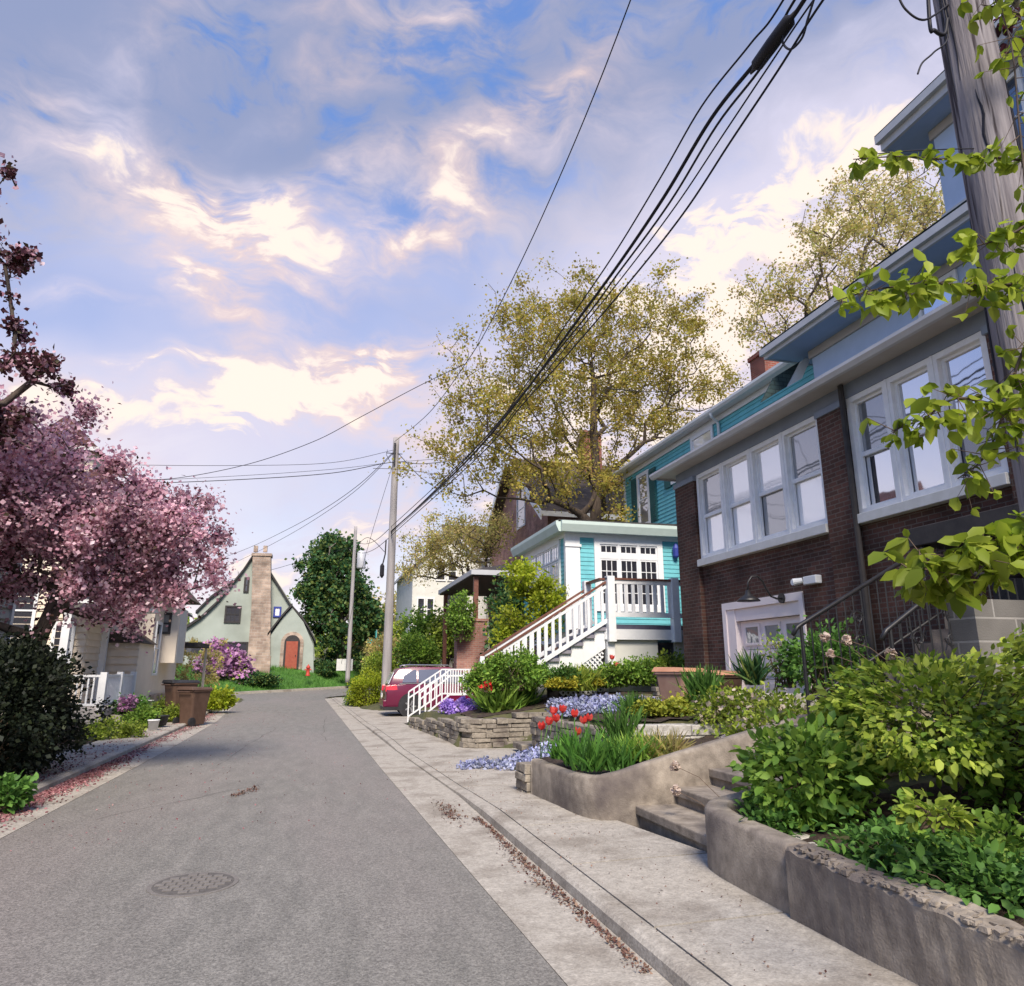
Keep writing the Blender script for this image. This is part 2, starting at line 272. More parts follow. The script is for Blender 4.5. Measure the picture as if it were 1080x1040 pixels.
# ------------------------------------------------------------------ mesh helpers
class MB:
    def __init__(s): s.v = []; s.f = []
    def add(s, v, f): o = len(s.v); s.v += [tuple(map(float, p)) for p in v]; s.f += [tuple(i + o for i in q) for q in f]; return s
    def box(s, x0, x1, y0, y1, z0, z1):
        x0, x1 = sorted((x0, x1)); y0, y1 = sorted((y0, y1)); z0, z1 = sorted((z0, z1))
        return s.add([(x0, y0, z0), (x1, y0, z0), (x1, y1, z0), (x0, y1, z0), (x0, y0, z1), (x1, y0, z1), (x1, y1, z1), (x0, y1, z1)],
                     [(0, 3, 2, 1), (4, 5, 6, 7), (0, 1, 5, 4), (1, 2, 6, 5), (2, 3, 7, 6), (3, 0, 4, 7)])
    def hexa(s, p): return s.add(p, [(0, 3, 2, 1), (4, 5, 6, 7), (0, 1, 5, 4), (1, 2, 6, 5), (2, 3, 7, 6), (3, 0, 4, 7)])
    def obox(s, a, b, w, h):          # bar from a to b, w wide horizontally, h high, a/b at centre
        a = Vector(a); b = Vector(b); d = (b - a).normalized(); sd_ = d.cross(Vector((0, 0, 1)))
        sd_ = sd_.normalized() if sd_.length > 1e-4 else Vector((1, 0, 0)); u = sd_.cross(d)
        P = [q + sd_ * i * w / 2 + u * j * h / 2 for q in (a, b) for i, j in ((-1, -1), (1, -1), (1, 1), (-1, 1))]
        return s.add(P, [(0, 1, 2, 3), (7, 6, 5, 4), (0, 4, 5, 1), (1, 5, 6, 2), (2, 6, 7, 3), (3, 7, 4, 0)])
    def prism(s, poly, vec):          # planar polygon swept along vec
        n = len(poly); a = [Vector(p) for p in poly]; v = Vector(vec)
        return s.add(a + [p + v for p in a], [tuple(range(n)), tuple(range(2 * n - 1, n - 1, -1))] + [(i, i + n, (i + 1) % n + n, (i + 1) % n) for i in range(n)])
    def tube(s, pts, r, n=6, cap=True):
        pts = [Vector(p) for p in pts]; rr = r if hasattr(r, '__len__') else [r] * len(pts); o = len(s.v); pn = None
        for i, p in enumerate(pts):
            d = (pts[min(i + 1, len(pts) - 1)] - pts[max(i - 1, 0)]).normalized()
            if pn is None: pn = d.orthogonal().normalized()
            pn = (pn - d * pn.dot(d)); pn = pn.normalized() if pn.length > 1e-5 else d.orthogonal().normalized()
            q = d.cross(pn)
            for k_ in range(n):
                a = 2 * math.pi * k_ / n; s.v.append(tuple(p + (pn * math.cos(a) + q * math.sin(a)) * rr[i]))
        for i in range(len(pts) - 1):
            for k_ in range(n):
                a = o + i * n + k_; b = o + i * n + (k_ + 1) % n; s.f.append((a, b, b + n, a + n))
        if cap: s.f.append(tuple(o + k_ for k_ in reversed(range(n)))); s.f.append(tuple(o + (len(pts) - 1) * n + k_ for k_ in range(n)))
        return s
    def lathe(s, c, prof, n=16, axis='Z'):
        o = len(s.v); c = Vector(c)
        for r, h in prof:
            for k_ in range(n):
                a = 2 * math.pi * k_ / n; u, v = r * math.cos(a), r * math.sin(a)
                s.v.append(tuple(c + Vector({'Z': (u, v, h), 'Y': (u, h, v), 'X': (h, u, v)}[axis])))
        for i in range(len(prof) - 1):
            for k_ in range(n):
                a = o + i * n + k_; b = o + i * n + (k_ + 1) % n; s.f.append((a, b, b + n, a + n))
        s.f.append(tuple(o + k_ for k_ in reversed(range(n)))); s.f.append(tuple(o + (len(prof) - 1) * n + k_ for k_ in range(n)))
        return s
    def build(s, name, m, parent=None, smooth=False, bevel=0.):
        me = bpy.data.meshes.new(name); me.from_pydata(s.v, [], s.f); me.materials.append(M[m] if isinstance(m, str) else m)
        if smooth: me.shade_smooth()
        me.update(); ob = bpy.data.objects.new(name, me); link(ob, parent)
        if bevel:
            b = ob.modifiers.new('bevel', 'BEVEL'); b.width = bevel; b.segments = 2; b.limit_method = 'ANGLE'
        return ob
def link(ob, parent=None):
    COL.objects.link(ob)
    if parent is not None:
        ob.parent = parent; ob.matrix_parent_inverse = Matrix.Translation(-WL[parent.name]) ; WL[ob.name] = WL[parent.name]
        if ob.type == 'MESH' and parent.type == 'MESH': ob.matrix_parent_inverse = Matrix.Identity(4)
    else: WL[ob.name] = Vector((0, 0, 0))
    return ob
WL = {}
def tag(o, label=None, cat=None, group=None, kind=None):
    if label: o['label'] = label
    if cat: o['category'] = cat
    if group: o['group'] = group
    if kind: o['kind'] = kind
    return o
def thing(name, label, cat, loc, group=None):
    o = bpy.data.objects.new(name, None); o.location = loc; o.empty_display_size = .2; COL.objects.link(o); WL[o.name] = Vector(loc)
    return tag(o, label, cat, group)
def kids(o): return [c for c in bpy.data.objects if c.parent == o]
def copy_tree(o, parent=None, cache=None):
    c = o.copy(); COL.objects.link(c)
    if parent is not None: c.parent = parent
    for ch in kids(o): copy_tree(ch, c)
    return c
def place_copy(proto, delta, label, rz=0, sc=1.):
    c = copy_tree(proto); c.location = Vector(proto.location) + Vector(delta); c.rotation_euler.z += rz; c.scale = (sc, sc, sc); c['label'] = label; return c
def npmesh(name, V, Fc, m, parent=None, smooth=False):
    me = bpy.data.meshes.new(name); V = np.asarray(V, np.float32); Fc = np.asarray(Fc, np.int32); k_ = Fc.shape[1]
    me.vertices.add(len(V)); me.vertices.foreach_set('co', V.ravel()); me.loops.add(Fc.size); me.loops.foreach_set('vertex_index', Fc.ravel())
    me.polygons.add(len(Fc)); me.polygons.foreach_set('loop_start', np.arange(0, Fc.size, k_, dtype=np.int32)); me.polygons.foreach_set('loop_total', np.full(len(Fc), k_, np.int32))
    me.update(calc_edges=True); me.validate(); me.materials.append(M[m] if isinstance(m, str) else m)
    if smooth: me.shade_smooth()
    return link(bpy.data.objects.new(name, me), parent)
TPL = {  # (u along, v across, w up), quads
 'quad': ([(0, 0, 0), (.5, .36, .05), (1, 0, -.06), (.5, -.36, .05)], [(0, 1, 2, 3)]),
 'petal': ([(-.5, -.5, .06), (.5, -.5, -.06), (.5, .5, .06), (-.5, .5, -.06)], [(0, 1, 2, 3)]),
 'leaf': ([(0, 0, 0), (.28, .26, .05), (.66, .24, .02), (1, 0, -.14), (.66, -.24, .02), (.28, -.26, .05), (.3, 0, -.02), (.68, 0, -.07)],
          [(0, 6, 1, 1), (1, 6, 7, 2), (2, 7, 3, 3), (0, 5, 6, 6), (5, 4, 7, 6), (4, 3, 7, 7)]),
 'blade': ([(0, -.045, 0), (0, .045, 0), (.55, .035, .05), (.55, -.035, .05), (1, .006, -.1), (1, -.006, -.1)], [(0, 1, 2, 3), (3, 2, 4, 5)]),
}
def unit(a): return a / (np.linalg.norm(a, axis=-1, keepdims=True) + 1e-9)
def leafcloud(P, size, tpl='quad', dirs=None, up=.6, jit=.5):
    """leaves at points P, pointing along dirs (or random), faces roughly up"""
    n = len(P); tv, tf = TPL[tpl]; tv = np.array(tv)
    d = unit(rng.normal(size=(n, 3)) + (0 if dirs is None else dirs * 2.5))
    nn = rng.normal(size=(n, 3)); nn[:, 2] += up * 3; nn = unit(nn - d * (nn * d).sum(1, keepdims=True)); sdv = np.cross(nn, d)
    s = size * (1 - jit + 2 * jit * rng.random((n, 1)))
    V = P[:, None, :] + s[:, None] * (tv[None, :, 0:1] * d[:, None] + tv[None, :, 1:2] * sdv[:, None] + tv[None, :, 2:3] * nn[:, None])
    tri = []
    for f in tf:
        if f[2] == f[3]: tri.append(f[:3])
        else: tri += [(f[0], f[1], f[2]), (f[0], f[2], f[3])]
    if tpl in ('quad', 'petal', 'blade'):
        Fq = np.array(tf)[None] + (np.arange(n) * len(tv))[:, None, None]
    else:
        Fq = np.array(tri)[None] + (np.arange(n) * len(tv))[:, None, None]
    return V.reshape(-1, 3), Fq.reshape(-1, Fq.shape[-1])
def merge(*vf):
    V = []; Fc = []; o = 0
    for v, f in vf: V.append(v); Fc.append(f + o); o += len(v)
    return np.concatenate(V), np.concatenate(Fc)
def segtubes(A, B, ra, rb, n=5):
    d = unit(B - A); up = np.where(np.abs(d[:, 2:3]) > .9, np.array([[1., 0, 0]]), np.array([[0, 0, 1.]])); u = unit(np.cross(d, up)); v = np.cross(d, u)
    a = 2 * np.pi * np.arange(n) / n; cs, sn = np.cos(a)[None, :, None], np.sin(a)[None, :, None]
    ring = cs * u[:, None] + sn * v[:, None]
    V = np.concatenate([A[:, None] + ring * ra[:, None, None], B[:, None] + ring * rb[:, None, None]], 1)
    f = np.array([(i, (i + 1) % n, (i + 1) % n + n, i + n) for i in range(n)])
    Fc = f[None] + (np.arange(len(A)) * 2 * n)[:, None, None]
    return V.reshape(-1, 3), Fc.reshape(-1, 4)
def ell_points(ells, n, inner=.45):
    w = np.array([e[1][0] * e[1][1] * e[1][2] for e in ells]); w = w / w.sum(); out = []
    for (c, r), k_ in zip(ells, rng.multinomial(n, w)):
        d = unit(rng.normal(size=(k_, 3))); rad = inner + (1 - inner) * rng.random((k_, 1)) ** .6
        out.append(np.array(c) + d * rad * np.array(r))
    return np.concatenate(out)
def skeleton(trunk, targets, step=.4, sag=.06):
    """trunk polyline (list of points), grown out to every target; returns nodes, parents"""
    nodes = [np.array(p, float) for p in trunk]; par = [-1] + list(range(len(trunk) - 1)); dep = [0.]
    for i in range(1, len(nodes)): dep.append(dep[-1] + np.linalg.norm(nodes[i] - nodes[i - 1]))
    f0 = len(trunk) // 3; root = nodes[f0]; order = np.argsort(np.linalg.norm(targets - root, axis=1)); NA = np.array(nodes); D = np.array(dep); PA = list(par)
    for t in targets[order]:
        dist = np.linalg.norm(NA - t, axis=1); cost = dist + .22 * D + np.where(np.arange(len(NA)) < f0, 1e3, 0) + np.maximum(0, NA[:, 2] - t[2]) * .7
        i = int(np.argmin(cost)); L = dist[i]; k_ = max(1, int(L / step)); a = NA[i]; new = []
        perp = rng.normal(size=3) * L * .08
        for j in range(1, k_ + 1):
            s = j / k_; p = a + (t - a) * s + math.sin(math.pi * s) * (perp + np.array([0, 0, L * sag])); new.append(p)
        base_ = len(NA); NA = np.vstack([NA, new]); PA += [i] + list(range(base_, base_ + k_ - 1)); D = np.append(D, D[i] + np.arange(1, k_ + 1) * L / k_)
    return NA, np.array(PA)
def tree(name, label, cat, group, trunk, ells, ntar, tr, crowns, tip=.012, step=.4, barkm='bark', inner=.35, spread=.28, partname='crown', tp=.5, gap=1.5):
    """crowns: list of (n leaves, size, template, material, partname)"""
    root = thing(name, label, cat, tuple(trunk[0]), group)
    T = ell_points(ells, ntar, inner); cen = np.mean([e[0] for e in ells], 0); far_ = rng.random(len(T)) < .16; T[far_] = cen + (T[far_] - cen) * rng.uniform(1.05, 1.3, (far_.sum(), 1)); N, Pn = skeleton(trunk, T, step)
    cnt = np.zeros(len(N)); haschild = np.zeros(len(N), bool); haschild[Pn[1:]] = True
    for i in range(len(N) - 1, 0, -1):
        if not haschild[i]: cnt[i] += 1
        cnt[Pn[i]] += cnt[i]
    r = np.maximum(tip, tr * (cnt / cnt[0]) ** tp)
    idx = np.arange(1, len(N)); A = N[Pn[idx]]; B = N[idx]; e = unit(B - A) * np.minimum(r[idx], .05)[:, None] * .4
    big = r[idx] > .045
    vf = segtubes(A[~big] - e[~big], B[~big] + e[~big], np.minimum(r[Pn[idx]], r[idx] * 1.6)[~big], r[idx][~big], 4)
    vb = segtubes(A[big] - e[big], B[big] + e[big], np.minimum(r[Pn[idx]], r[idx] * 1.5)[big], r[idx][big], 9)
    npmesh('trunk', *merge(vf, vb), barkm, root, smooth=True)
    thin = np.where(r < max(.03, tip * 2.5))[0]; wgt = rng.random(len(thin)) ** gap; wgt /= wgt.sum()
    for n_, sz, tpl, m_, pn in crowns:
        # clumps: choose thin nodes, gaussian around
        k_ = rng.choice(thin, n_, p=wgt); P = N[k_] + rng.normal(size=(n_, 3)) * spread * (.35 + .9 * rng.random((n_, 1)))
        npmesh(pn, *leafcloud(P, sz, tpl, up=.25), m_, root)
    return root
def bush(name, label, cat, group, ells, nclump, nleaf, size, tpl, m_, spread=.12, stems=True, extra=(), base=None, inner=.3, up=.4, outw=.6, twigr=.008, flat=1.):
    c0 = np.array(ells[0][0]); bz = min(e[0][2] - e[1][2] for e in ells)
    base = base if base is not None else (c0[0], c0[1], bz)
    root = thing(name, label, cat, tuple(base), group)
    cl = ell_points(ells, nclump, inner); fa = rng.random(len(cl)) < .15; cl[fa] = c0 + (cl[fa] - c0) * rng.uniform(1.05, 1.28, (fa.sum(), 1)); cl = cl[cl[:, 2] > bz + .02]
    P = cl[rng.integers(0, len(cl), nleaf)] + rng.normal(size=(nleaf, 3)) * np.array([1, 1, flat]) * spread; P[:, 2] = np.maximum(P[:, 2], bz + .01)
    npmesh('foliage', *leafcloud(P, size, tpl, dirs=unit(P - c0) * outw, up=up), m_, root)
    for n_, sz, tp_, mm, pn in extra:
        P = cl[rng.integers(0, len(cl), n_)] + rng.normal(size=(n_, 3)) * spread * 1.1
        npmesh(pn, *leafcloud(P, sz, tp_, up=.4), mm, root)['kind'] = 'stuff'
    if stems:
        k_ = min(len(cl), 90); t = cl[rng.choice(len(cl), k_, replace=False)]; b = np.array([base[0], base[1], bz]) + rng.normal(size=(k_, 3)) * np.array([.25 * ells[0][1][0], .25 * ells[0][1][1], 0]); mid = (b + t) / 2 + rng.normal(size=(k_, 3)) * .05
        npmesh('stems', *merge(segtubes(b, mid, np.full(k_, twigr), np.full(k_, twigr * .8)), segtubes(mid, t, np.full(k_, twigr * .8), np.full(k_, twigr * .4))), 'twig', root)
    return root
def tuft(name, label, cat, group, base, n, h, spread, m_, lean=.5, wid=1.):
    root = thing(name, label, cat, tuple(base), group)
    P = np.array(base) + rng.normal(size=(n, 3)) * np.array([spread, spread, 0]) * .5
    d = unit(np.c_[rng.normal(size=(n, 2)) * lean, np.ones(n)]) * 3
    V, Fc = leafcloud(P, h, 'blade', dirs=d, up=0); npmesh('blades', V, Fc, m_, root); return root
def siding(mb, axis, c, a0, a1, z0, z1, out, h=.125, lip=.02):
    """lapped boards on plane axis=c spanning a0..a1; out=+1/-1 side the boards face"""
    z = z0
    while z < z1 - .005:
        t = min(z + h, z1)
        pr = [(c + out * lip, z), (c + out * .004, t), (c - out * .02, t), (c - out * .02, z)]
        if axis == 'X': mb.prism([(p, a0, q) for p, q in pr], (0, a1 - a0, 0))
        else: mb.prism([(a0, p, q) for p, q in pr], (a1 - a0, 0, 0))
        z = t
def frame_on(mb, axis, c, a0, a1, z0, z1, w, d, out):
    """rectangular casing proud by d"""
    def bx(p0, p1, q0, q1):
        if axis == 'X': mb.box(c, c + out * d, p0, p1, q0, q1)
        else: mb.box(p0, p1, c, c + out * d, q0, q1)
    bx(a0, a0 + w, z0, z1); bx(a1 - w, a1, z0, z1); bx(a0 + w, a1 - w, z1 - w, z1); bx(a0 + w, a1 - w, z0, z0 + w)
def pane_on(axis, c, a0, a1, z0, z1, out, m_, parent, d=.012, name='glass'):
    b = MB()
    if axis == 'X': b.box(c, c + out * d, a0, a1, z0, z1)
    else: b.box(a0, a1, c, c + out * d, z0, z1)
    return b.build(name, m_, parent)
def window(parent, axis, c, a0, a1, z0, z1, out, fm='white', gm='glass', w=.09, d=.05, bars=(0, 1), gm2=None, label=None):
    f = MB(); frame_on(f, axis, c, a0, a1, z0, z1, w, d, out)
    vb, hb = bars
    for i in range(vb):
        p = a0 + w + (a1 - a0 - 2 * w) * (i + 1) / (vb + 1)
        if axis == 'X': f.box(c, c + out * d * .7, p - .012, p + .012, z0 + w, z1 - w)
        else: f.box(p - .012, p + .012, c, c + out * d * .7, z0 + w, z1 - w)
    for i in range(hb):
        q = z0 + w + (z1 - z0 - 2 * w) * (i + 1) / (hb + 1); t = .025 if hb == 1 else .012
        if axis == 'X': f.box(c, c + out * d * .8, a0 + w, a1 - w, q - t, q + t)
        else: f.box(a0 + w, a1 - w, c, c + out * d * .8, q - t, q + t)
    W_ = f.build('window', fm, parent)
    if label: W_['label'] = label
    zm = (z0 + z1) / 2
    if gm2:
        pane_on(axis, c, a0 + w, a1 - w, z0 + w, zm, out, gm2, W_); pane_on(axis, c, a0 + w, a1 - w, zm, z1 - w, out, gm, W_)
    else: pane_on(axis, c, a0 + w, a1 - w, z0 + w, z1 - w, out, gm, W_)
    return W_

# ------------------------------------------------------------------ ground, road, kerbs
ip = np.interp
def xas(y): return ip(y, [0, 4, 6, 13, 39, 43], [1.45, 1.4, 1.34, 1.14, .57, .45])
def xkb(y): return ip(y, [0, 4, 10, 15.5, 21.5, 41, 43], [1.94, 1.94, 1.92, 1.66, 1.46, .9, .85])
def xla(y): return ip(y, [0, 9, 17, 25, 40, 46], [-2.95, -2.95, -2.9, -3.0, -3.75, -4.6])
def xlk(y): return ip(y, [0, 25, 40, 46], [-3.5, -3.6, -4.35, -5.4])
def swz(y): return ip(y, [0, 8.4, 10.4, 15.5, 17, 21, 22.6], [.10, .10, .035, .035, .07, .07, .03])
def zr(y): return np.maximum(0, np.asarray(y, float) - 42) * .03
def sm(x, a, b): t = np.clip((x - a) / (b - a), 0, 1); return t * t * (3 - 2 * t)
def hgt(x, y):
    x = np.asarray(x, float); y = np.asarray(y, float)
    slope = np.clip(x - 3.0, 0, 1e9) * .2; base = np.minimum(slope, 1.05)
    h = np.where(x > 2.2, base, -.06)
    near = (y < 6.25) & (x > 3.08); h = np.where(near & (x < 5), -.04, h); near = near & (x > ip(y, [4.9, 5.2, 5.5, 5.74, 5.86], [3.1, 3.16, 3.3, 3.6, 4.4])) & (y < 5.86); h = np.where(near, .36 + .14 * np.clip(x - 3.1, 0, 4.5), h)
    st = (y > 5.86) & (y <= 7.62) & (x > 3.0); h = np.where(st, np.clip((x - 3.3) * .4 - .1, -.05, .92), h)
    pl = (y >= 7.62) & (y < 9.4) & (x > 3.08); h = np.where(pl, .38 + .09 * np.clip(x - 2.9, 0, 4), h)
    h = np.where((y > 12.6) & (y < 15.2) & (x > 2.2) & (x < 4.55), -.04, h); bb = (y > 9.95) & (y < 13.4) & (x > 4.2); h = np.where(bb, .84 + .06 * np.clip(x - 4.1, 0, 3), h)
    wa = (y > 15.45) & (x > ip(y, [15, 20.6, 21], [3.1, 2.68, 2.68])) & (y < 22.2); h = np.where(wa, .56 + .13 * np.clip(x - 3, 0, 4) - .25 * sm(y, 19, 21.5) * (x < 4.5), h)
    dv = sm(y, 22.2, 23.2) * (1 - sm(y, 29.2, 30.2)); h = np.where(x > 1.2, h * (1 - dv * (1 - sm(x, 7.3, 8.2))) - .03 * dv, h)
    far = sm(y, 29.2, 31); up = np.clip((x - 1.7) * .22, 0, 1.5) + zr(y); h = np.where((x > 1.5), h * (1 - far) + up * far, h)
    hl = .05 * sm(-x, 3.7, 4.1) + .25 * sm(-x, 5.5, 6.4); h = np.where(x < 0, np.where(x < -3.6, hl, -.06), h)
    lx = ip(x, [-12, -6, -1.5, 3, 8, 20], [43.5, 46.2, 49.5, 53.5, 58, 70]); lawn = sm(y - lx, -.1, 6.) * 1.35
    h = np.where((y > lx - .3), np.clip(lawn, 0, 9) + zr(y) - .02, np.where(y > 43.5, np.where(x < 6, zr(y) - .05 + np.where(x < xlk(44), .05, 0), h), h))
    return h
gx = np.concatenate([[-600, -300, -120, -60, -30, -18, -12], np.arange(-8, 12.01, .14), [13, 15, 20, 30, 60, 140, 300, 600]])
gy = np.concatenate([[-300, -100, -30, -10, -5], np.arange(-2, 24, .14), np.arange(24, 66, .35), [68, 72, 80, 100, 150, 300, 700]])
GX, GY = np.meshgrid(gx, gy); GZ = hgt(GX, GY) + .012 * np.sin(GX * 9.1 + 3 * np.sin(GY * 5.3)) * np.cos(GY * 8.3)
nx = len(gx); ii = (np.arange(len(gy) - 1)[:, None] * nx + np.arange(nx - 1)[None]).ravel()
g = npmesh('ground', np.c_[GX.ravel(), GY.ravel(), GZ.ravel()], np.c_[ii, ii + 1, ii + nx + 1, ii + nx], 'earth', smooth=True); tag(g, kind='structure')
def strip(name, La, Lb, m_, kind='structure', smooth=True):
    V = []; Fc = []
    for a, b in zip(La, Lb): V += [a, b]
    Fc = [(2 * i, 2 * i + 1, 2 * i + 3, 2 * i + 2) for i in range(len(La) - 1)]
    o = npmesh(name, np.array(V, float), np.array(Fc), m_, smooth=smooth)
    # make faces look up
    if o.data.polygons[0].normal.z < 0: o.data.flip_normals()
    return tag(o, kind=kind)
ys = np.concatenate([np.arange(-6, 42.1, 1.)])
La = [(xla(y), y, 0) for y in ys]; Lb = [(xas(y), y, 0) for y in ys]
cl = [(-4.4, 44.5), (-4.9, 46.4), (-3.4, 47.7), (-1.5, 49.2), (3, 53.2), (8, 57.7), (20, 69)]; cr_ = [(.5, 43), (.8, 43.8), (1.4, 44.6), (2.6, 46), (5, 48.4), (9, 52.4), (21, 64)]
La += [(x, y, float(zr(y))) for x, y in cl]; Lb += [(x, y, float(zr(y))) for x, y in cr_]
strip('road', La, Lb, 'asphalt')
yy = np.arange(-6, 43.1, .5)
strip('gutter', [(xas(y), y, .004) for y in yy], [(xkb(y), y, .004 + .0) for y in yy], 'concrete')
strip('left_gutter', [(xlk(y), y, .004) for y in yy], [(xla(y), y, .004) for y in yy], 'concrete')
def kerb(name, fx, fz, sgn, y0, y1):
    b = MB(); n = 6
    for i, y in enumerate(np.arange(y0, y1 + .01, .25)):
        z = float(fz(y)); x = float(fx(y))
        for u, w in ((0, -.03), (.01, z * .7), (.035, z * .93), (.07, z + .003), (.155, z + .003), (.16, -.03)): b.v.append((x + sgn * u, y, w))
        if i:
            o = (i - 1) * n
            for k_ in range(n - 1):
                q = (o + k_, o + k_ + 1, o + k_ + 1 + n, o + k_ + n); b.f.append(q if sgn < 0 else q[::-1])
    return tag(b.build(name, 'concrete', smooth=False), kind='structure')
kerb('kerb', xkb, swz, 1, -6, 43); kerb('left_kerb', xlk, lambda y: .09, -1, -6, 44)
# far kerb round the lawn
b = MB()
for i in range(1, len(cl) - 1):
    (x0, y0), (x1, y1) = cl[i], cl[i + 1]; b.obox((x0 - .1, y0 + .1, float(zr(y0)) + .06), (x1 - .1, y1 + .1, float(zr(y1)) + .06), .3, .16)
tag(b.build('far_kerb', 'concrete'), kind='structure')
# right footpath in slabs
b = MB(); y = -3.0
def xout(y): return ip(y, [0, 5.2, 6, 7.6, 9.5, 9.8, 14.8, 15.3, 20.6, 23, 30, 36, 43], [3.1, 3.1, 3.35, 3.1, 2.9, 3.5, 4.6, 3.05, 2.6, 2.6, 2.4, 2.1, 1.6])
while y < 42:
    L_ = 1.5 if y < 25 else 3.; n = 5; g_ = .013
    for j in range(n):
        a = y + g_ + (L_ - 2 * g_) * j / n; c = y + g_ + (L_ - 2 * g_) * (j + 1) / n; t = random.uniform(-.003, .003) * (j == 0)
        b.hexa([(xkb(a) + .175, a, -.05), (xout(a), a, -.05), (xout(c), c, -.05), (xkb(c) + .175, c, -.05), (xkb(a) + .175, a, swz(a)), (xout(a), a, swz(a) + .01), (xout(c), c, swz(c) + .01), (xkb(c) + .175, c, swz(c))])
    y += L_
tag(b.build('sidewalk', 'concrete'), kind='structure')
strip('left_path', [(xlk(y) - 1.1, y, .075) for y in yy], [(xlk(y) - .16, y, .085) for y in yy], 'concrete')
b = MB().add([(1.9, 22.6, .032), (8, 22.6, .05), (8, 29.5, .05), (1.9, 29.5, .032)], [(0, 1, 2, 3)]); tag(b.build('driveway', 'concrete'), kind='structure')
# manhole cover
mh = thing('manhole_cover', 'round patterned iron cover set in the grey asphalt of the street', 'manhole cover', (-.84, 6.6, .004))
MB().lathe((-.84, 6.6, -.01), [(.30, 0), (.30, .016), (.29, .018)], 40).build('cover', mat('dark_iron', (.09, .083, .078), (.13, .12, .112), 20., .8), mh)
MB().lathe((-.84, 6.6, -.01), [(.335, 0), (.335, .0145)], 40).build('ring', 'manhole', mh)
b = MB()
for i in range(-3, 4):
    for j in range(-3, 4):
        cx_, cy_ = i * .082 + (.041 if j % 2 else 0), j * .078
        if math.hypot(abs(cx_) + .03, abs(cy_) + .03) < .285: b.box(-.84 + cx_ - .034, -.84 + cx_ + .034, 6.6 + cy_ - .028, 6.6 + cy_ + .028, .006, .0125)
b.build('tread_pattern', 'manhole', mh)

# ------------------------------------------------------------------ brick house (right foreground)
BH = thing('brick_house', 'dark brown brick house with blue upper storey and two banks of white windows', 'house', (8, 9, .9))
w = MB()
w.box(8, 8.3, 13.13, 14.66, .3, 3.8); w.box(8, 8.3, -2, 10.55, .3, 3.8); w.box(8, 8.3, 10.55, 13.13, 2.94, 3.8)
w.box(8, 16, 14.36, 14.66, 3.8, 6.09); w.box(8.3, 16, 14.36, 14.66, .3, 3.8)
for a, c in ((13.83, 14.70), (9.03, 9.63), (5.75, 6.4)): w.box(7.9, 8.35, a, c, .3, 5.74)
w.box(7.985, 8.3, 9.63, 13.83, 3.6, 3.79); 
w.build('wall', 'brick', BH)
for a, c in ((13.80, 14.74), (9.0, 9.66), (5.72, 6.43)): MB().box(7.87, 8.4, a, c, 5.745, 5.86).build('pilaster_cap', 'frieze', BH, bevel=.01)
for a, c in ((9.64, 13.82), (6.42, 9.02)): MB().box(7.86, 8.1, a, c, 3.8, 3.95).build('window_sill', 'greywhite', BH, bevel=.01)
MB().box(7.95, 8.4, -2, 14.72, 5.865, 6.10).build('frieze', 'frieze', BH)
MB().box(7.56, 8.5, -2, 15.08, 6.102, 6.13).build('soffit', 'soffit', BH)
g_ = MB(); g_.prism([(7.56, -2, 6.06), (7.50, -2, 6.065), (7.45, -2, 6.13), (7.45, -2, 6.18), (7.56, -2, 6.18)], (0, 17.1, 0)); g_.prism([(7.56, 15.085, 6.06), (7.56, 15.15, 6.08), (7.56, 15.2, 6.18), (7.56, 15.085, 6.18)], (6, 0, 0)); g_.box(7.52, 7.6, -2, 15.08, 6.182, 6.20)
g_.build('gutter', 'gutter', BH)
MB().prism([(7.56, -2, 6.22), (11.8, -2, 7.5), (11.8, -2, 7.4), (7.56, -2, 6.135)], (0, 17.05, 0)).build('porch_roof', 'darkshingle', BH)
def bank(a0, a1, n, pan):
    wd = (a1 - a0) / n
    for i, (lo, hi) in enumerate(pan):            # from the far end towards the camera
        c1 = a1 - i * wd; c0 = c1 - wd; W_ = None
        f = MB(); frame_on(f, 'X', 8.06, c0, c1, 3.95, 5.86, .085, -.1, 1)
        frame_on(f, 'X', 8.03, c0 + .085, c1 - .085, 4.03, 5.78, .05, .04, 1); f.box(8.02, 8.07, c0 + .13, c1 - .13, 4.86, 4.93)
        f.box(7.95, 8.1, c0 - .02, c0 + .02, 3.95, 5.86)
        W_ = f.build('window', 'white', BH)
        pane_on('X', 8.085, c0 + .1, c1 - .1, 4.05, 4.88, 1, lo, W_, .01); pane_on('X', 8.065, c0 + .1, c1 - .1, 4.9, 5.76, 1, hi, W_, .01)
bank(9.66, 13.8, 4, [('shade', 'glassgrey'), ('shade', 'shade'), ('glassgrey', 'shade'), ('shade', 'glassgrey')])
bank(6.45, 8.98, 3, [('glasssky', 'glassgrey'), ('glasssky', 'glasssky'), ('glass', 'glasssky')])
MB().box(8.1, 8.2, -2, 14.3, 3.85, 6.2).build('inner_wall', 'darkroof', BH)
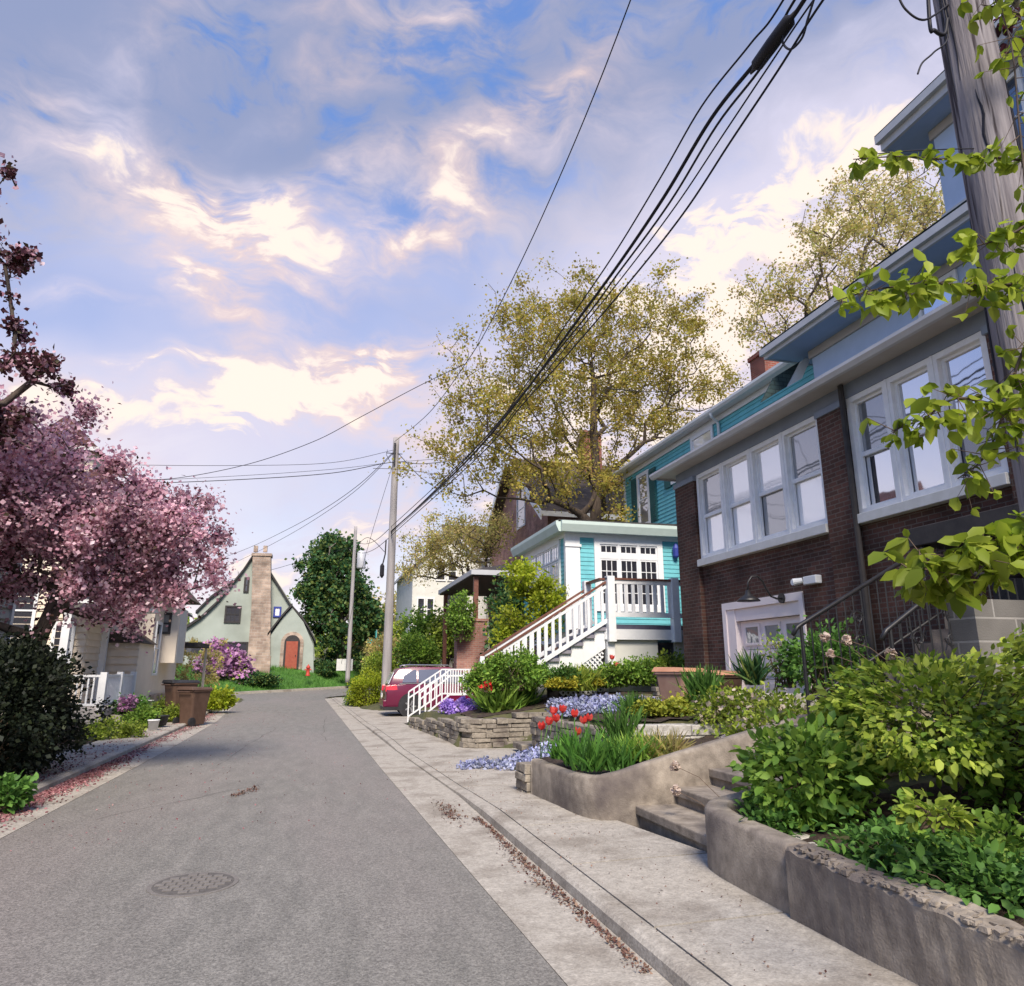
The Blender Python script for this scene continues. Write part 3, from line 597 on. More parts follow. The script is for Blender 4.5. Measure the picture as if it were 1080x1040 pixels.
# upper blue storey
u = MB(); u.box(11.8, 16, -2, 14.3, 6.6, 9.59); u.build('upper_wall', 'blue', BH)
MB().box(11.74, 11.8, -2, 14.36, 9.38, 9.595).build('trim_board', 'soffit', BH)
MB().box(10.98, 16, -2, 15.0, 9.60, 9.64).build('upper_soffit', 'bluesoffit', BH)
g_ = MB(); g_.box(10.92, 10.98, -2, 15.06, 9.58, 9.76); g_.box(10.82, 10.92, -2, 15.1, 9.68, 9.84); g_.box(10.88, 10.98, -2, 15.06, 9.765, 9.88); g_.box(10.98, 16, 15.0, 15.06, 9.58, 9.76); g_.build('upper_gutter', 'gutter', BH)
MB().prism([(10.84, -2, 9.90), (16, -2, 12.7), (16, -2, 12.5), (10.99, -2, 9.89)], (0, 17.05, 0)).build('upper_roof', 'darkshingle', BH)
for a in ((9.9, 10.9), (6.4, 7.6)): window(BH, 'X', 11.79, a[0], a[1], 7.9, 9.36, -1, gm='glasssky', bars=(0, 0))
# third storey dormer
u = MB(); u.box(13.3, 16, -2, 11.2, 11.3, 14.01); u.build('dormer_wall', 'blue', BH)
MB().box(13.24, 13.3, -2, 11.26, 13.78, 14.015).build('trim_board', 'soffit', BH)
MB().box(12.7, 16, -2, 12.0, 14.02, 14.07).build('dormer_soffit', 'bluesoffit', BH)
g_ = MB(); g_.box(12.62, 12.7, -2, 12.06, 14.0, 14.3); g_.box(12.5, 12.62, -2, 12.1, 14.2, 14.4); g_.box(12.7, 16, 12.0, 12.06, 14.0, 14.3); g_.build('dormer_gutter', 'gutter', BH)
MB().prism([(12.5, -2, 14.43), (16, -2, 15.6), (16, -2, 15.3), (12.72, -2, 14.31)], (0, 14.1, 0)).build('dormer_roof', 'darkshingle', BH)
window(BH, 'X', 13.29, 9.0, 10.0, 11.75, 13.72, -1, gm='glass')
MB().box(13.2, 13.3, -2, 11.24, 11.3, 11.75).build('dormer_base_board', 'gutter', BH)
# shingled side slope with its white rake board beside the upper storey
q = [atY(803.5, 424, 14.78), atY(816.5, 398, 14.78), atY(844, 381, 14.78), atY(833, 406, 14.78)]
MB().prism([tuple(p) for p in q], (0, .08, 0)).build('side_slope', 'darkshingle', BH)
q = [atY(831, 408, 14.7), atY(845, 381, 14.7), atY(858, 371, 14.7), atY(846, 399, 14.7)]
MB().prism([tuple(p) for p in q], (0, .07, 0)).build('rake_board', 'whitegutter', BH)
# garage
f = MB(); f.box(7.97, 8.3, 13.0, 13.13, .6, 2.94); f.box(7.97, 8.3, 10.55, 10.66, .6, 2.94); f.box(7.97, 8.3, 10.66, 13.0, 2.80, 2.94); f.box(8.0, 8.25, 12.72, 13.0, .6, 2.80); f.box(8.02, 8.25, 10.66, 12.72, 2.56, 2.80)
f.build('garage_frame', 'garage', BH)
d = MB(); d.box(8.12, 8.18, 10.66, 12.72, .6, 1.45); d.box(8.12, 8.18, 10.66, 12.72, 1.46, 2.0); d.box(8.12, 8.18, 10.66, 12.72, 2.01, 2.55)
for zc in ((.85, 1.38), (1.52, 1.94)):
    for i in range(3): d.box(8.105, 8.12, 10.8 + i * .64, 11.3 + i * .64, *zc)
GD = d.build('garage_door', 'garage', BH)
for i in range(3):
    pf = MB(); frame_on(pf, 'X', 8.12, 10.78 + i * .64, 11.3 + i * .64, 2.08, 2.48, .05, .025, -1); pf.build('pane_frame', 'garage', GD); pane_on('X', 8.12, 10.83 + i * .64, 11.25 + i * .64, 2.13, 2.43, -1, 'glassgrey', GD, .008)
# entry stair, its block side wall, and canopy
e = MB()
for i in range(8): e.box(5.75 + i * .25, 7.9, 6.25, 7.25, .6, 1.12 + i * .165)
e.build('entry_steps', 'oldconcrete', BH)
M['block'] = brickmat('grey_block', (.13, .125, .12), (.19, .18, .17), (.27, .26, .25), .55, .24, .012, .6)
MB().box(6.5, 7.9, 5.9, 6.22, .6, 2.35).build('stair_side_wall', 'block', BH)
MB().box(7.35, 8.0, 3.5, 7.5, 3.18, 3.42).build('entry_canopy', 'darkroof', BH, bevel=.01)
MB().box(7.93, 7.99, 5.0, 6.9, 2.3, 3.2).build('entry_door', 'darkroof', BH)
dp = MB().tube([(7.87, 8.96, .8), (7.87, 8.96, 5.6), (7.87, 8.96, 6.08)], .045, 8); dp.build('downspout', 'darkroof', BH)  # dark pipe also stands in for the shadow side of the pilaster

# gooseneck lamp, flood light, added amber lantern
gl = thing('gooseneck_lamp', 'black gooseneck barn lamp curving out from the brick above the garage door', 'wall lamp', (7.98, 11.1, 2.87))
p0 = (7.98, 11.1, 2.87); MB().tube([p0, (7.86, 11.1, 2.86), (7.74, 11.1, 2.90), (7.66, 11.1, 3.02), (7.60, 11.1, 3.16), (7.50, 11.1, 3.25), (7.38, 11.1, 3.24), (7.30, 11.1, 3.14), (7.28, 11.1, 3.0)], .018, 8).build('arm', 'iron', gl, True)
MB().lathe(p0, [(.09, -.04), (.09, 0), (.05, .01)], 16, 'X').build('wall_plate', 'iron', gl)
MB().lathe((7.28, 11.1, 2.80), [(.20, 0), (.205, .012), (.15, .06), (.06, .11), (.035, .2)], 20).build('shade', 'iron', gl, True)
fl = thing('flood_light', 'grey flood light box fixed to the brick above the right end of the garage door', 'flood light', (8, 10.2, 3.1))
MB().box(7.86, 7.99, 10.02, 10.35, 3.02, 3.16).build('housing', 'whitegutter', fl, bevel=.015); MB().tube([(7.88, 10.38, 3.1), (7.76, 10.47, 3.08)], [.05, .062], 12).build('lamp_head', 'whitegutter', fl)
MB().lathe((7.752, 10.475, 3.08), [(.055, 0), (.05, .01)], 12, 'X').build('lens', 'whitelens', fl)
la = thing('added_lantern', 'small amber lantern added on the brick pillar for a glow in the window glass', 'added lantern', (7.75, 6.1, 5.05))  # lantern added in place of an amber glow in the window glass
MB().box(7.68, 7.82, 6.03, 6.17, 4.93, 5.2).build('glass', 'amber', la)
m_ = MB(); m_.box(7.66, 7.84, 6.01, 6.19, 5.2, 5.24); m_.box(7.66, 7.84, 6.01, 6.19, 4.9, 4.93); m_.box(7.84, 7.9, 6.08, 6.12, 5.0, 5.1)
for sx in (7.675, 7.825):
    for sy in (6.025, 6.175): m_.box(sx - .006, sx + .006, sy - .006, sy + .006, 4.93, 5.2)
m_.build('cage', 'iron', la)

# black iron handrails of the entry stair
def handrail(Y, x0, z0, x1, z1, label, x2=None, postz=1.1, scroll=True):
    r = thing('handrail', label, 'handrail', (x0, Y, postz), 'black iron handrails beside the entry steps')
    z = lambda x: z0 + (z1 - z0) * (x - x0) / (x1 - x0)
    MB().tube([(x0 - .12, Y, z0 - .12), (x0 - .05, Y, z0 - .03), (x0, Y, z0), (x1, Y, z1)] + ([(x2, Y, z1)] if x2 else []), .026, 8).build('top_rail', 'iron', r, True)
    MB().tube([(x0, Y, z0 - .88), (x1, Y, z1 - .88)], .014, 6).build('bottom_rail', 'iron', r)
    MB().tube([(x0, Y, postz - .05), (x0, Y, z0)], .022, 8).build('post', 'iron', r); 
    b = MB(); x = x0 + .14
    while x < (x2 or x1): 
        zz = min(z(x), z1); b.tube([(x, Y, zz - .9), (x, Y, zz)], .009, 5); x += .125
    b.build('balusters', 'iron', r)
    for k_ in range(2):
        b = MB(); xc = x0 + (x1 - x0) * (.35 + .45 * k_); zc = z(xc) - .45
        for s1 in (-1, 1):
            for s2 in (-1, 1):
                b.tube([(xc + s1 * (.1 - .09 * t / 12 * 1.0) * math.cos(t * .62), Y, zc + s2 * (.13 + (.1 - .09 * t / 12) * math.sin(t * .62))) for t in range(13)], .008, 4)
        b.tube([(xc - .1, Y, zc - .25), (xc, Y, zc), (xc + .1, Y, zc + .25)], .007, 4); b.tube([(xc + .1, Y, zc - .25), (xc, Y, zc), (xc - .1, Y, zc + .25)], .007, 4)
        b.build('scrollwork', 'iron', r)
handrail(7.3, 5.46, 2.15, 7.75, 3.33, 'long black iron handrail starting at a tall post beside the dried flower heads')
handrail(6.22, 5.72, 2.06, 6.7, 2.66, 'shorter black iron handrail with scrollwork before the grey block wall', 7.8)
tag(MB().box(5.15, 5.75, 6.15, 7.38, .85, 1.04).build('landing', 'oldconcrete'), kind='structure')

# ------------------------------------------------------------------ turquoise house
TQ = thing('turquoise_house', 'turquoise clapboard house with a glazed sunroom and white porch deck', 'house', (9, 20, 1))
b = MB(); siding(b, 'X', 12.4, 14.95, 27.5, 5.9, 9.82, -1, .15, .03); b.build('main_wall', 'turq', TQ)
b = MB(); b.box(12.42, 17.5, 14.95, 27.5, 1, 9.8); b.build('core_wall', 'turq', TQ)
MB().box(12.34, 12.46, 27.38, 27.54, 5.9, 9.8).build('corner_board', 'white', TQ)
b = MB(); b.box(12.04, 12.42, 14.9, 28.0, 9.825, 9.86); b.build('soffit', 'white', TQ)
b = MB(); b.prism([(12.04, 14.85, 9.79), (12.0, 14.85, 9.80), (11.94, 14.85, 9.87), (11.94, 14.85, 9.95), (12.04, 14.85, 9.95)], (0, 13.2, 0)); b.box(12.34, 12.369, 14.95, 27.3, 9.62, 9.815); b.build('gutter', 'whitegutter', TQ)
MB().prism([(11.98, 14.85, 9.96), (14.8, 14.85, 11.4), (17.6, 14.85, 9.96)], (0, 13.15, 0)).build('roof', 'shingle', TQ)
def zq(z): return 1.65 + (z - 1.65) * 1.127
window(TQ, 'X', 12.36, 25.05, 26.15, zq(6.55), zq(8.55), -1, gm='glassgrey', w=.15)
for a in (26.17, 24.46):
    b = MB(); b.box(12.32, 12.355, a, a + .56, zq(6.6), zq(8.5))
    for i in range(25): b.box(12.30, 12.32, a + .06, a + .5, zq(6.66) + i * .08, zq(6.66) + i * .08 + .045)
    b.build('shutter', 'shutter', TQ)
window(TQ, 'X', 12.36, 22.65, 23.2, zq(7.55), zq(8.05), -1, w=.1); MB().box(12.3, 12.355, 23.22, 23.7, zq(7.5), zq(8.1)).build('shutter', 'shutter', TQ)
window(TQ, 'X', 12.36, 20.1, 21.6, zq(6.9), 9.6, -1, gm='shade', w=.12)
MB().tube([(12.0, 19.6, 9.82), (12.05, 19.65, 9.7), (12.25, 19.7, 9.6), (12.31, 19.7, 9.5), (12.31, 19.7, 6)], .05, 8).build('downspout', 'whitegutter', TQ, True)
b = MB(); b.box(13.5, 14.4, 18.6, 19.4, 10.0, 11.7); b.box(13.45, 14.45, 18.55, 19.45, 11.7, 11.85); b.build('chimney', 'redbrick', TQ)
# sunroom
YS = 19.9
b = MB(); b.box(7.05, 12.4, YS + .05, 24.55, 2.4, 5.62); b.build('sunroom_core', 'white', TQ)
b = MB(); siding(b, 'Y', YS, 7.42, 7.86, 2.7, 5.5, -1, .13); siding(b, 'Y', YS, 10.12, 12.4, 2.7, 5.5, -1, .13); siding(b, 'Y', YS, 7.86, 10.12, 2.7, 3.3, -1, .13)
siding(b, 'X', 7, YS, 20.42, 2.7, 5.5, -1, .13); siding(b, 'X', 7, 23.9, 24.6, 2.7, 5.5, -1, .13); siding(b, 'X', 7, 20.42, 23.9, 2.7, 3.9, -1, .13); b.build('sunroom_wall', 'turq', TQ)
b = MB(); b.box(6.94, 7.2, YS - .06, YS + .1, 2.7, 5.5); b.box(7.2, 7.40, YS - .06, YS, 2.7, 5.5); b.box(6.92, 7.44, YS - .09, YS - .06, 5.2, 5.28); b.build('corner_post', 'white', TQ)
MB().box(6.93, 12.4, YS - .05, 24.65, 5.5, 5.64).build('sunroom_frieze', 'white', TQ)
b = MB(); b.box(6.72, 12.35, YS - .28, 24.9, 5.64, 5.68); b.build('sunroom_soffit', 'paleTurq', TQ)
b = MB(); pr = [(0, 5.60), (.06, 5.61), (.15, 5.82), (.15, 5.92), (-.1, 5.96), (-.1, 5.7)]
b.prism([(7.0 - .28 - p + 0, YS - .30, q) for p, q in pr], (0, 5.25, 0)); b.prism([(6.72, YS - .28 - p, q) for p, q in pr], (5.6, 0, 0)); b.build('sunroom_gutter', 'paleTurq', TQ)
MB().prism([(6.65, YS - .3, 5.97), (12.35, YS - .3, 6.03), (12.35, YS - .3, 5.9), (6.65, YS - .3, 5.9)], (0, 5.2, 0)).build('sunroom_roof', 'darkroof', TQ)
b = MB(); frame_on(b, 'Y', YS, 7.86, 10.12, 3.3, 5.5, .18, .07, -1); b.box(8.04, 9.94, YS - .05, YS, 4.88, 5.03)
for x in (8.63, 9.28): b.box(x, x + .07, YS - .055, YS, 3.48, 5.32)
SF = b.build('sunroom_window_frame', 'white', TQ)
for i in range(3):
    x0 = 8.04 + i * .65; x1 = x0 + .6
    for z0, z1, nv, nh in ((5.03, 5.32, 2, 0), (3.48, 4.88, 2, 3)): window(TQ, 'Y', YS - .005, x0, x1, z0, z1, -1, w=.05, d=.035, bars=(nv, nh))
b = MB(); frame_on(b, 'X', 7, 20.42, 23.9, 3.9, 5.5, .12, .07, -1); b.build('side_window_frame', 'white', TQ)
for i in range(4):
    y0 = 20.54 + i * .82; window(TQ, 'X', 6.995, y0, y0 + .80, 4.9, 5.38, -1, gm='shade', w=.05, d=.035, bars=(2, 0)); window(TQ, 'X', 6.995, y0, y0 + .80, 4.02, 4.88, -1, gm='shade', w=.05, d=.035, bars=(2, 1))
lt = thing('porch_lantern', 'dark blue lantern hanging on the turquoise wall right of the sunroom windows', 'lantern', (10.55, YS - .1, 5.2))
MB().lathe((10.55, YS - .12, 4.98), [(.05, 0), (.09, .05), (.11, .3), (.05, .42), (.02, .46)], 8).build('body', 'bluedoor', lt); MB().box(10.52, 10.58, YS - .06, YS - .0, 5.0, 5.35).build('bracket', 'iron', lt)
# deck
DK = MB(); DK.box(7.0, 11, 17.02, YS - .02, 2.60, 2.74); DK.build('deck_floor', 'deckedge', TQ)
b = MB(); b.box(6.98, 11, 16.98, 17.02, 2.36, 2.62); b.box(6.96, 7.0, 17.02, YS, 2.36, 2.62); b.build('deck_fascia', 'white', TQ)
b = MB(); b.box(7.2, 8.45, 17.1, 17.3, .6, 2.36); b.box(8.95, 11, 17.1, 17.3, .6, 2.36); b.box(8.45, 8.95, 17.1, 17.3, .6, 1.3); b.box(7.1, 7.3, 17.3, YS, .6, 2.36); b.build('deck_base_wall', 'greystucco', TQ)
b = MB(); b.box(8.45, 8.95, 17.2, 17.25, 1.3, 2.3); b.build('basement_window', 'glass', TQ)
b = MB(); b.box(7.0, 7.2, 16.96, 17.16, .6, 2.36); b.build('deck_post', 'white', TQ)
def post(x, y, z0, z1, w=.2): MB().box(x - w / 2, x + w / 2, y - w / 2, y + w / 2, z0, z1).build('railing_post', 'white', TQ, bevel=.008)
for x, y, z0 in ((7.1, 16.92, 2.3), (8.9, 16.92, 2.3), (10.6, 16.92, 2.3), (6.92, 18.1, 2.55)): post(x, y, z0, 3.95)
b = MB(); b.box(7.0, 11, 16.86, 17.0, 3.86, 3.91); b.box(6.85, 7.0, 17.0, 18.1, 3.86, 3.91); b.build('deck_handrail', 'brownwood', TQ)
b = MB(); b.box(7.2, 11, 16.89, 16.95, 2.92, 3.04); b.box(7.2, 11, 16.89, 16.95, 3.76, 3.85); x = 7.28
while x < 11: b.box(x, x + .085, 16.9, 16.94, 3.04, 3.76); x += .205
b.build('deck_balusters', 'white', TQ)
# porch stair descending towards the street along -X
n = 9; x0, x1, z0, z1 = 4.15, 6.98, .95, 2.66; rz_ = (z1 - z0) / n; dx = (x1 - x0) / n
t = MB(); k_ = MB()
for i in range(n):
    xa = x0 + i * dx; za = z0 + (i + 1) * rz_; t.box(xa - .03, xa + dx + .02, 16.99, 18.07, za - .085, za); k_.box(xa + .003, xa + .02, 17.06, 18.02, za - rz_, za - .037)
t.build('stair_treads', 'greytread', TQ); k_.build('stair_risers', 'greytread', TQ)
b = MB()
for Y in (17.06, 18.02):
    poly = [(x0, Y, .8)] + [p for i in range(n) for p in ((x0 + i * dx + .03, Y, z0 + i * rz_ - .086), (x0 + i * dx + .03, Y, z0 + (i + 1) * rz_ - .088))] + [(x1, Y, z1 - .088), (x1, Y, z1 - .52), (x0 + .5, Y, .7)]
    b.prism(poly, (0, .04, 0))
b.build('stair_stringer', 'white', TQ)
sl_ = (z1 - z0) / (x1 - x0)
for Y, nm in ((16.97, 'near'), (18.1, 'far')):
    b = MB()
    for h0, hh in ((.16, .10), (1.02, .07)): b.obox((x0 - .05, Y, z0 + h0), (x1 + .1, Y, z1 + h0 + .05), .05, hh)
    x = x0 + .05
    while x < x1: b.box(x, x + .07, Y - .02, Y + .02, z0 + (x - x0) * sl_ + .2, z0 + (x - x0) * sl_ + 1.02); x += .19
    b.build('stair_balusters', 'white', TQ)
    MB().obox((x0 - .25, Y, z0 + .95), (x1 + .02, Y, z1 + 1.14), .09, .05).build('stair_handrail', 'brownwood', TQ); post(x0 - .12, Y, .6, z0 + 1.0, .12)
b = MB()
for s_ in (-1, 1):
    for i in range(-8, 22):
        xa = 5.2 + i * .13
        p = [(xa, 1.0), (xa + s_ * 1.6, 2.6)]; pts = []
        for j in range(33):
            xx = p[0][0] + (p[1][0] - p[0][0]) * j / 32; zz = 1.0 + 1.6 * j / 32
            if 5.75 < xx < 6.95 and zz < z0 + (xx - x0) * sl_ - .47: pts.append((xx, 17.09 + .012 * s_, zz))
        if len(pts) > 1: b.obox(pts[0], pts[-1], .012, .04)
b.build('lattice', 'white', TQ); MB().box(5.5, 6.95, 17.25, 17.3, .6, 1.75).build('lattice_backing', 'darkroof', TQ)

# ------------------------------------------------------------------ brick gable house with porch canopy (behind the turquoise house)
BG = thing('brick_gable_house', 'tall brick house with steep brown shingle roof and dark porch behind the big tree', 'house', (10.5, 34, 1.5))
b = MB(); b.box(10.7, 22, 33.2, 45.4, 1.2, 9.5); b.add([(10.7, 33.2, 9.5), (10.7, 45.4, 9.5), (10.7, 39.3, 13.4), (10.9, 33.2, 9.5), (10.9, 45.4, 9.5), (10.9, 39.3, 13.4)], [(0, 1, 2), (3, 5, 4), (0, 2, 5, 3), (1, 4, 5, 2)]); b.build('wall', 'pinkbrick', BG)
b = MB(); b.prism([(10.1, 32.4, 9.15), (10.1, 39.3, 13.85), (10.1, 39.3, 13.65), (10.1, 32.4, 8.95)], (12.5, 0, 0)); b.prism([(10.1, 46.2, 9.15), (10.1, 39.3, 13.85), (10.1, 39.3, 13.65), (10.1, 46.2, 8.95)], (12.5, 0, 0)); b.build('roof', 'shingle', BG)
b = MB(); b.prism([(10.04, 32.3, 9.17), (10.04, 39.3, 13.95), (10.04, 39.3, 13.5), (10.04, 32.3, 8.7)], (.06, 0, 0)); b.prism([(10.04, 46.3, 9.17), (10.04, 39.3, 13.95), (10.04, 39.3, 13.5), (10.04, 46.3, 8.7)], (.06, 0, 0)); b.box(10.1, 22, 32.3, 32.4, 8.9, 9.15); b.build('rake_board', 'white', BG)
window(BG, 'X', 10.69, 37.2, 38.9, 9.4, 11.6, -1); window(BG, 'Y', 33.19, 12.4, 13.7, 6.4, 8.4, -1); window(BG, 'Y', 33.19, 15, 16.5, 6.4, 8.4, -1); window(BG, 'X', 10.69, 34.4, 35.8, 6, 8, -1)
b = MB(); b.box(14.4, 15.5, 37.5, 38.5, 12, 15.4); b.build('chimney', 'redbrick', BG)
b = MB(); b.hexa([(5.7, 27.7, 5.3), (9.6, 27.7, 5.3), (9.6, 36, 5.3), (5.7, 36, 5.3), (5.7, 27.7, 5.5), (9.6, 27.7, 5.5), (9.6, 36, 5.5), (5.7, 36, 5.5)]); b.build('porch_roof_edge', 'gutter', BG)
b = MB(); b.hexa([(5.72, 27.72, 5.5), (9.6, 27.72, 5.5), (9.6, 35.9, 5.5), (5.72, 35.9, 5.5), (8.6, 30.4, 6.3), (9.6, 30.4, 6.4), (9.6, 33.5, 6.4), (8.6, 33.5, 6.3)]); b.build('porch_roof', 'darkroof', BG)
MB().box(5.75, 9.5, 27.75, 35.9, 5.26, 5.298).build('porch_ceiling', 'darkroof', BG)
for x, y in ((5.95, 28), (6.0, 35.5)): MB().box(x - .09, x + .09, y - .09, y + .09, 1, 5.26).build('porch_column', 'brownwood', BG)
b = MB(); b.box(5.15, 6.35, 27.6, 28.2, .8, 3.45); b.box(5.1, 6.4, 27.55, 28.25, 3.45, 3.55); b.build('brick_pier', 'pinkbrick', BG)
MB().box(6.5, 9.6, 27.9, 36, .8, 1.9).build('porch_base', 'pinkbrick', BG)

# far white house
WH = thing('white_far_house', 'pale grey house with a dark roof and paired gable windows far behind the utility pole', 'house', (7, 48, 1.6))
b = MB(); b.box(5.6, 10.5, 46, 56, 1.2, 8.3); b.prism([(5.6, 46, 8.3), (10.5, 46, 8.3), (8.05, 46, 10.3)], (0, 10, 0)); b.build('wall', 'greystucco', WH)
b = MB(); b.prism([(5.3, 45.6, 8.1), (8.05, 45.6, 10.5), (8.05, 45.6, 10.35), (5.3, 45.6, 7.9)], (0, 10.6, 0)); b.prism([(10.8, 45.6, 8.1), (8.05, 45.6, 10.5), (8.05, 45.6, 10.35), (10.8, 45.6, 7.9)], (0, 10.6, 0)); b.build('roof', 'gutter', WH)
MB().prism([(8.2, 47, 9.0), (14.5, 47, 9.0), (14.5, 51, 12), (8.2, 51, 12)], (0, .2, 0)).build('rear_roof', 'shingle', WH)
MB().box(8.3, 14.5, 47.4, 56, 1.2, 9).build('side_wing', 'greystucco', WH)
for x, z in ((7.1, 7.2), (7.85, 7.2)): window(WH, 'Y', 45.98, x, x + .65, z, z + 1.3, -1)
for x, z in ((5.9, 4.6), (6.5, 4.6), (7.7, 4.9), (7.7, 2.2)): window(WH, 'Y', 45.98, x, x + .55 + (x > 7), z, z + 1.5, -1)
b = MB(); b.box(5.4, 9.5, 44.8, 46, 3.3, 3.5); b.build('entry_roof', 'white', WH); MB().box(5.5, 7.0, 44.9, 45.0, 1.3, 3.3).build('porch_painted_shade', 'darkroof', WH)  # last box is a dark panel, porch shade put into its colour

# ------------------------------------------------------------------ sage cottage at the end of the street
CT = thing('sage_green_cottage', 'sage green storybook cottage with a tan stone chimney and arched orange door', 'cottage', (-4, 55, 1.6))
Y0 = 55.
def C(x, y, Y=Y0): p = atY(x, y, Y); return (p[0], Y, p[2])
roofL = [(194, 664), (212, 652), (228, 637), (243, 619), (256, 603), (266, 588)]; roofR = [(281, 588), (287, 610), (296, 625), (308, 640), (322, 662), (327, 706)]
wall = [C(194, 664), C(194, 712)] + [C(333, 712), C(331, 677), C(325, 664), C(316, 652), C(308, 641), C(296, 622), C(287, 606), C(277, 588)] + [C(*p) for p in reversed(roofL[1:])]
MB().prism(wall, (0, .4, 0)).build('front_wall', 'sage', CT)
b = MB(); b.box(wall[0][0] + .1, wall[3][0], 55.4, 64, 1, 4.1); b.prism([(wall[0][0] + .3, 55.4, 4.1), (wall[3][0] - .2, 55.4, 4.1), (-4.4, 55.4, 9.5)], (0, 8.6, 0)); b.build('rear_wall', 'sage', CT)
b = MB()
def edge(pts, Y, th=.22, dp=9.):
    for (a, c) in zip(pts[:-1], pts[1:]):
        p = C(*a, Y); q = C(*c, Y); b.hexa([(p[0], Y, p[2]), (q[0], Y, q[2]), (q[0], Y + dp, q[2]), (p[0], Y + dp, p[2]), (p[0], Y, p[2] + th), (q[0], Y, q[2] + th), (q[0], Y + dp, q[2] + th), (p[0], Y + dp, p[2] + th)])
edge([(190, 668)] + roofL, 54.75, .2); edge([(284, 604), (293, 618), (306, 639)], 54.75, .2); edge([(306, 639), (318, 652), (326, 664), (333, 678)], 54.5, .2, 9.5)
b.build('roof', 'darkroof', CT)
b = MB(); p1 = C(281, 672, 54.3); p2 = C(292, 655, 54.3); p3 = C(300, 645, 54.3); p4 = C(308, 636, 54.3)
e1 = [(282, 671), (290, 660), (298, 650), (308, 639)]; 
edge(e1, 54.2, .2, 1.); b.build('entry_roof', 'darkroof', CT)
MB().prism([C(284, 712, 54.4), C(331, 712, 54.4), C(330, 680, 54.4), C(320, 656, 54.4), C(308, 641, 54.4), C(299, 651, 54.4), C(284, 672, 54.4)], (0, .6, 0)).build('entry_wall', 'sage', CT)
# back-left dormer
MB().prism([C(208, 645, 57), C(226, 628, 57), C(243, 618, 57), C(243, 660, 57), C(208, 660, 57)], (0, 3, 0)).build('dormer_wall', 'sage', CT)
b = MB(); edge([(206, 647), (222, 631), (245, 614)], 56.8, .2, 3.4); b.build('dormer_roof', 'darkroof', CT)
Yc = 54.2; a0 = C(260.5, 700, Yc); a1 = C(285.5, 700, Yc); m0 = C(265, 645, Yc); m1 = C(285.5, 645, Yc); b0 = C(266.5, 586, Yc); b1 = C(285.5, 586, Yc)
b = MB(); b.hexa([(a0[0], 54.2, 1.2), (a1[0], 54.2, 1.2), (a1[0], 55.2, 1.2), (a0[0], 55.2, 1.2), (m0[0], 54.2, m0[2]), (m1[0], 54.2, m0[2]), (m1[0], 55.2, m0[2]), (m0[0], 55.2, m0[2])]); b.hexa([(m0[0], 54.2, m0[2]), (m1[0], 54.2, m0[2]), (m1[0], 55.2, m0[2]), (m0[0], 55.2, m0[2]), (b0[0], 54.2, b0[2]), (b1[0], 54.2, b1[2]), (b1[0], 55.2, b1[2]), (b0[0], 55.2, b0[2])]); b.box(b0[0] - .08, b1[0] + .08, 54.12, 55.28, b0[2], b0[2] + .2)
CH = b.build('chimney', 'tanstone', CT)
for px in (270, 280): q = C(px, 583); MB().box(q[0] - .14, q[0] + .14, 54.5, 54.8, q[2], q[2] + .45).build('chimney_pot', 'tanstone', CH)
def cw(x0, y0, x1, y1, gm='glass', fm='darkroof', bars=(1, 1), Y=54.98):
    p = atY(x0, y1, Y); q = atY(x1, y0, Y); return window(CT, 'Y', Y, p[0], q[0], p[2], q[2], -1, fm=fm, gm=gm, w=.12, d=.07, bars=bars)
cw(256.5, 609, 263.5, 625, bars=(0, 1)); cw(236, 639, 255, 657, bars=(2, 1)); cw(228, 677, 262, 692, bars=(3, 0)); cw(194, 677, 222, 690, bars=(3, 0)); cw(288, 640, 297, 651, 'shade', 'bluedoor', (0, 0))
dc = C(307.5, 690, 54.38); dw = .52; zt = C(307.5, 678, 54.38)[2]; zb = C(307.5, 706, 54.38)[2]
arc = lambda r, Y, n=12: [(dc[0] + r * math.cos(math.pi * i / n), Y, zt + r * math.sin(math.pi * i / n)) for i in range(n + 1)]
MB().prism([(dc[0] + .78, 54.3, zb)] + arc(.78, 54.3) + [(dc[0] - .78, 54.3, zb)], (0, .1, 0)).build('door_surround', 'tanstone', CT)
MB().prism([(dc[0] + .54, 54.22, zb)] + arc(.54, 54.22) + [(dc[0] - .54, 54.22, zb)], (0, .1, 0)).build('door_frame', 'darkroof', CT)
DR = MB().box(dc[0] - .40, dc[0] + .40, 54.15, 54.22, zb + .05, zt + .1).build('door', 'doorred', CT); MB().box(dc[0] + .25, dc[0] + .31, 54.1, 54.15, zb + .9, zb + 1.0).build('handle', 'iron', DR)
q0 = atY(263, 708, 52.6); q1 = atY(286, 692, 52.6); tag(MB().box(q0[0], q1[0], 52.2, 52.6, q0[2] - .5, q1[2]).build('planter_wall', 'tanstone'), 'low tan stone planter wall at the foot of the cottage chimney', 'planter wall')

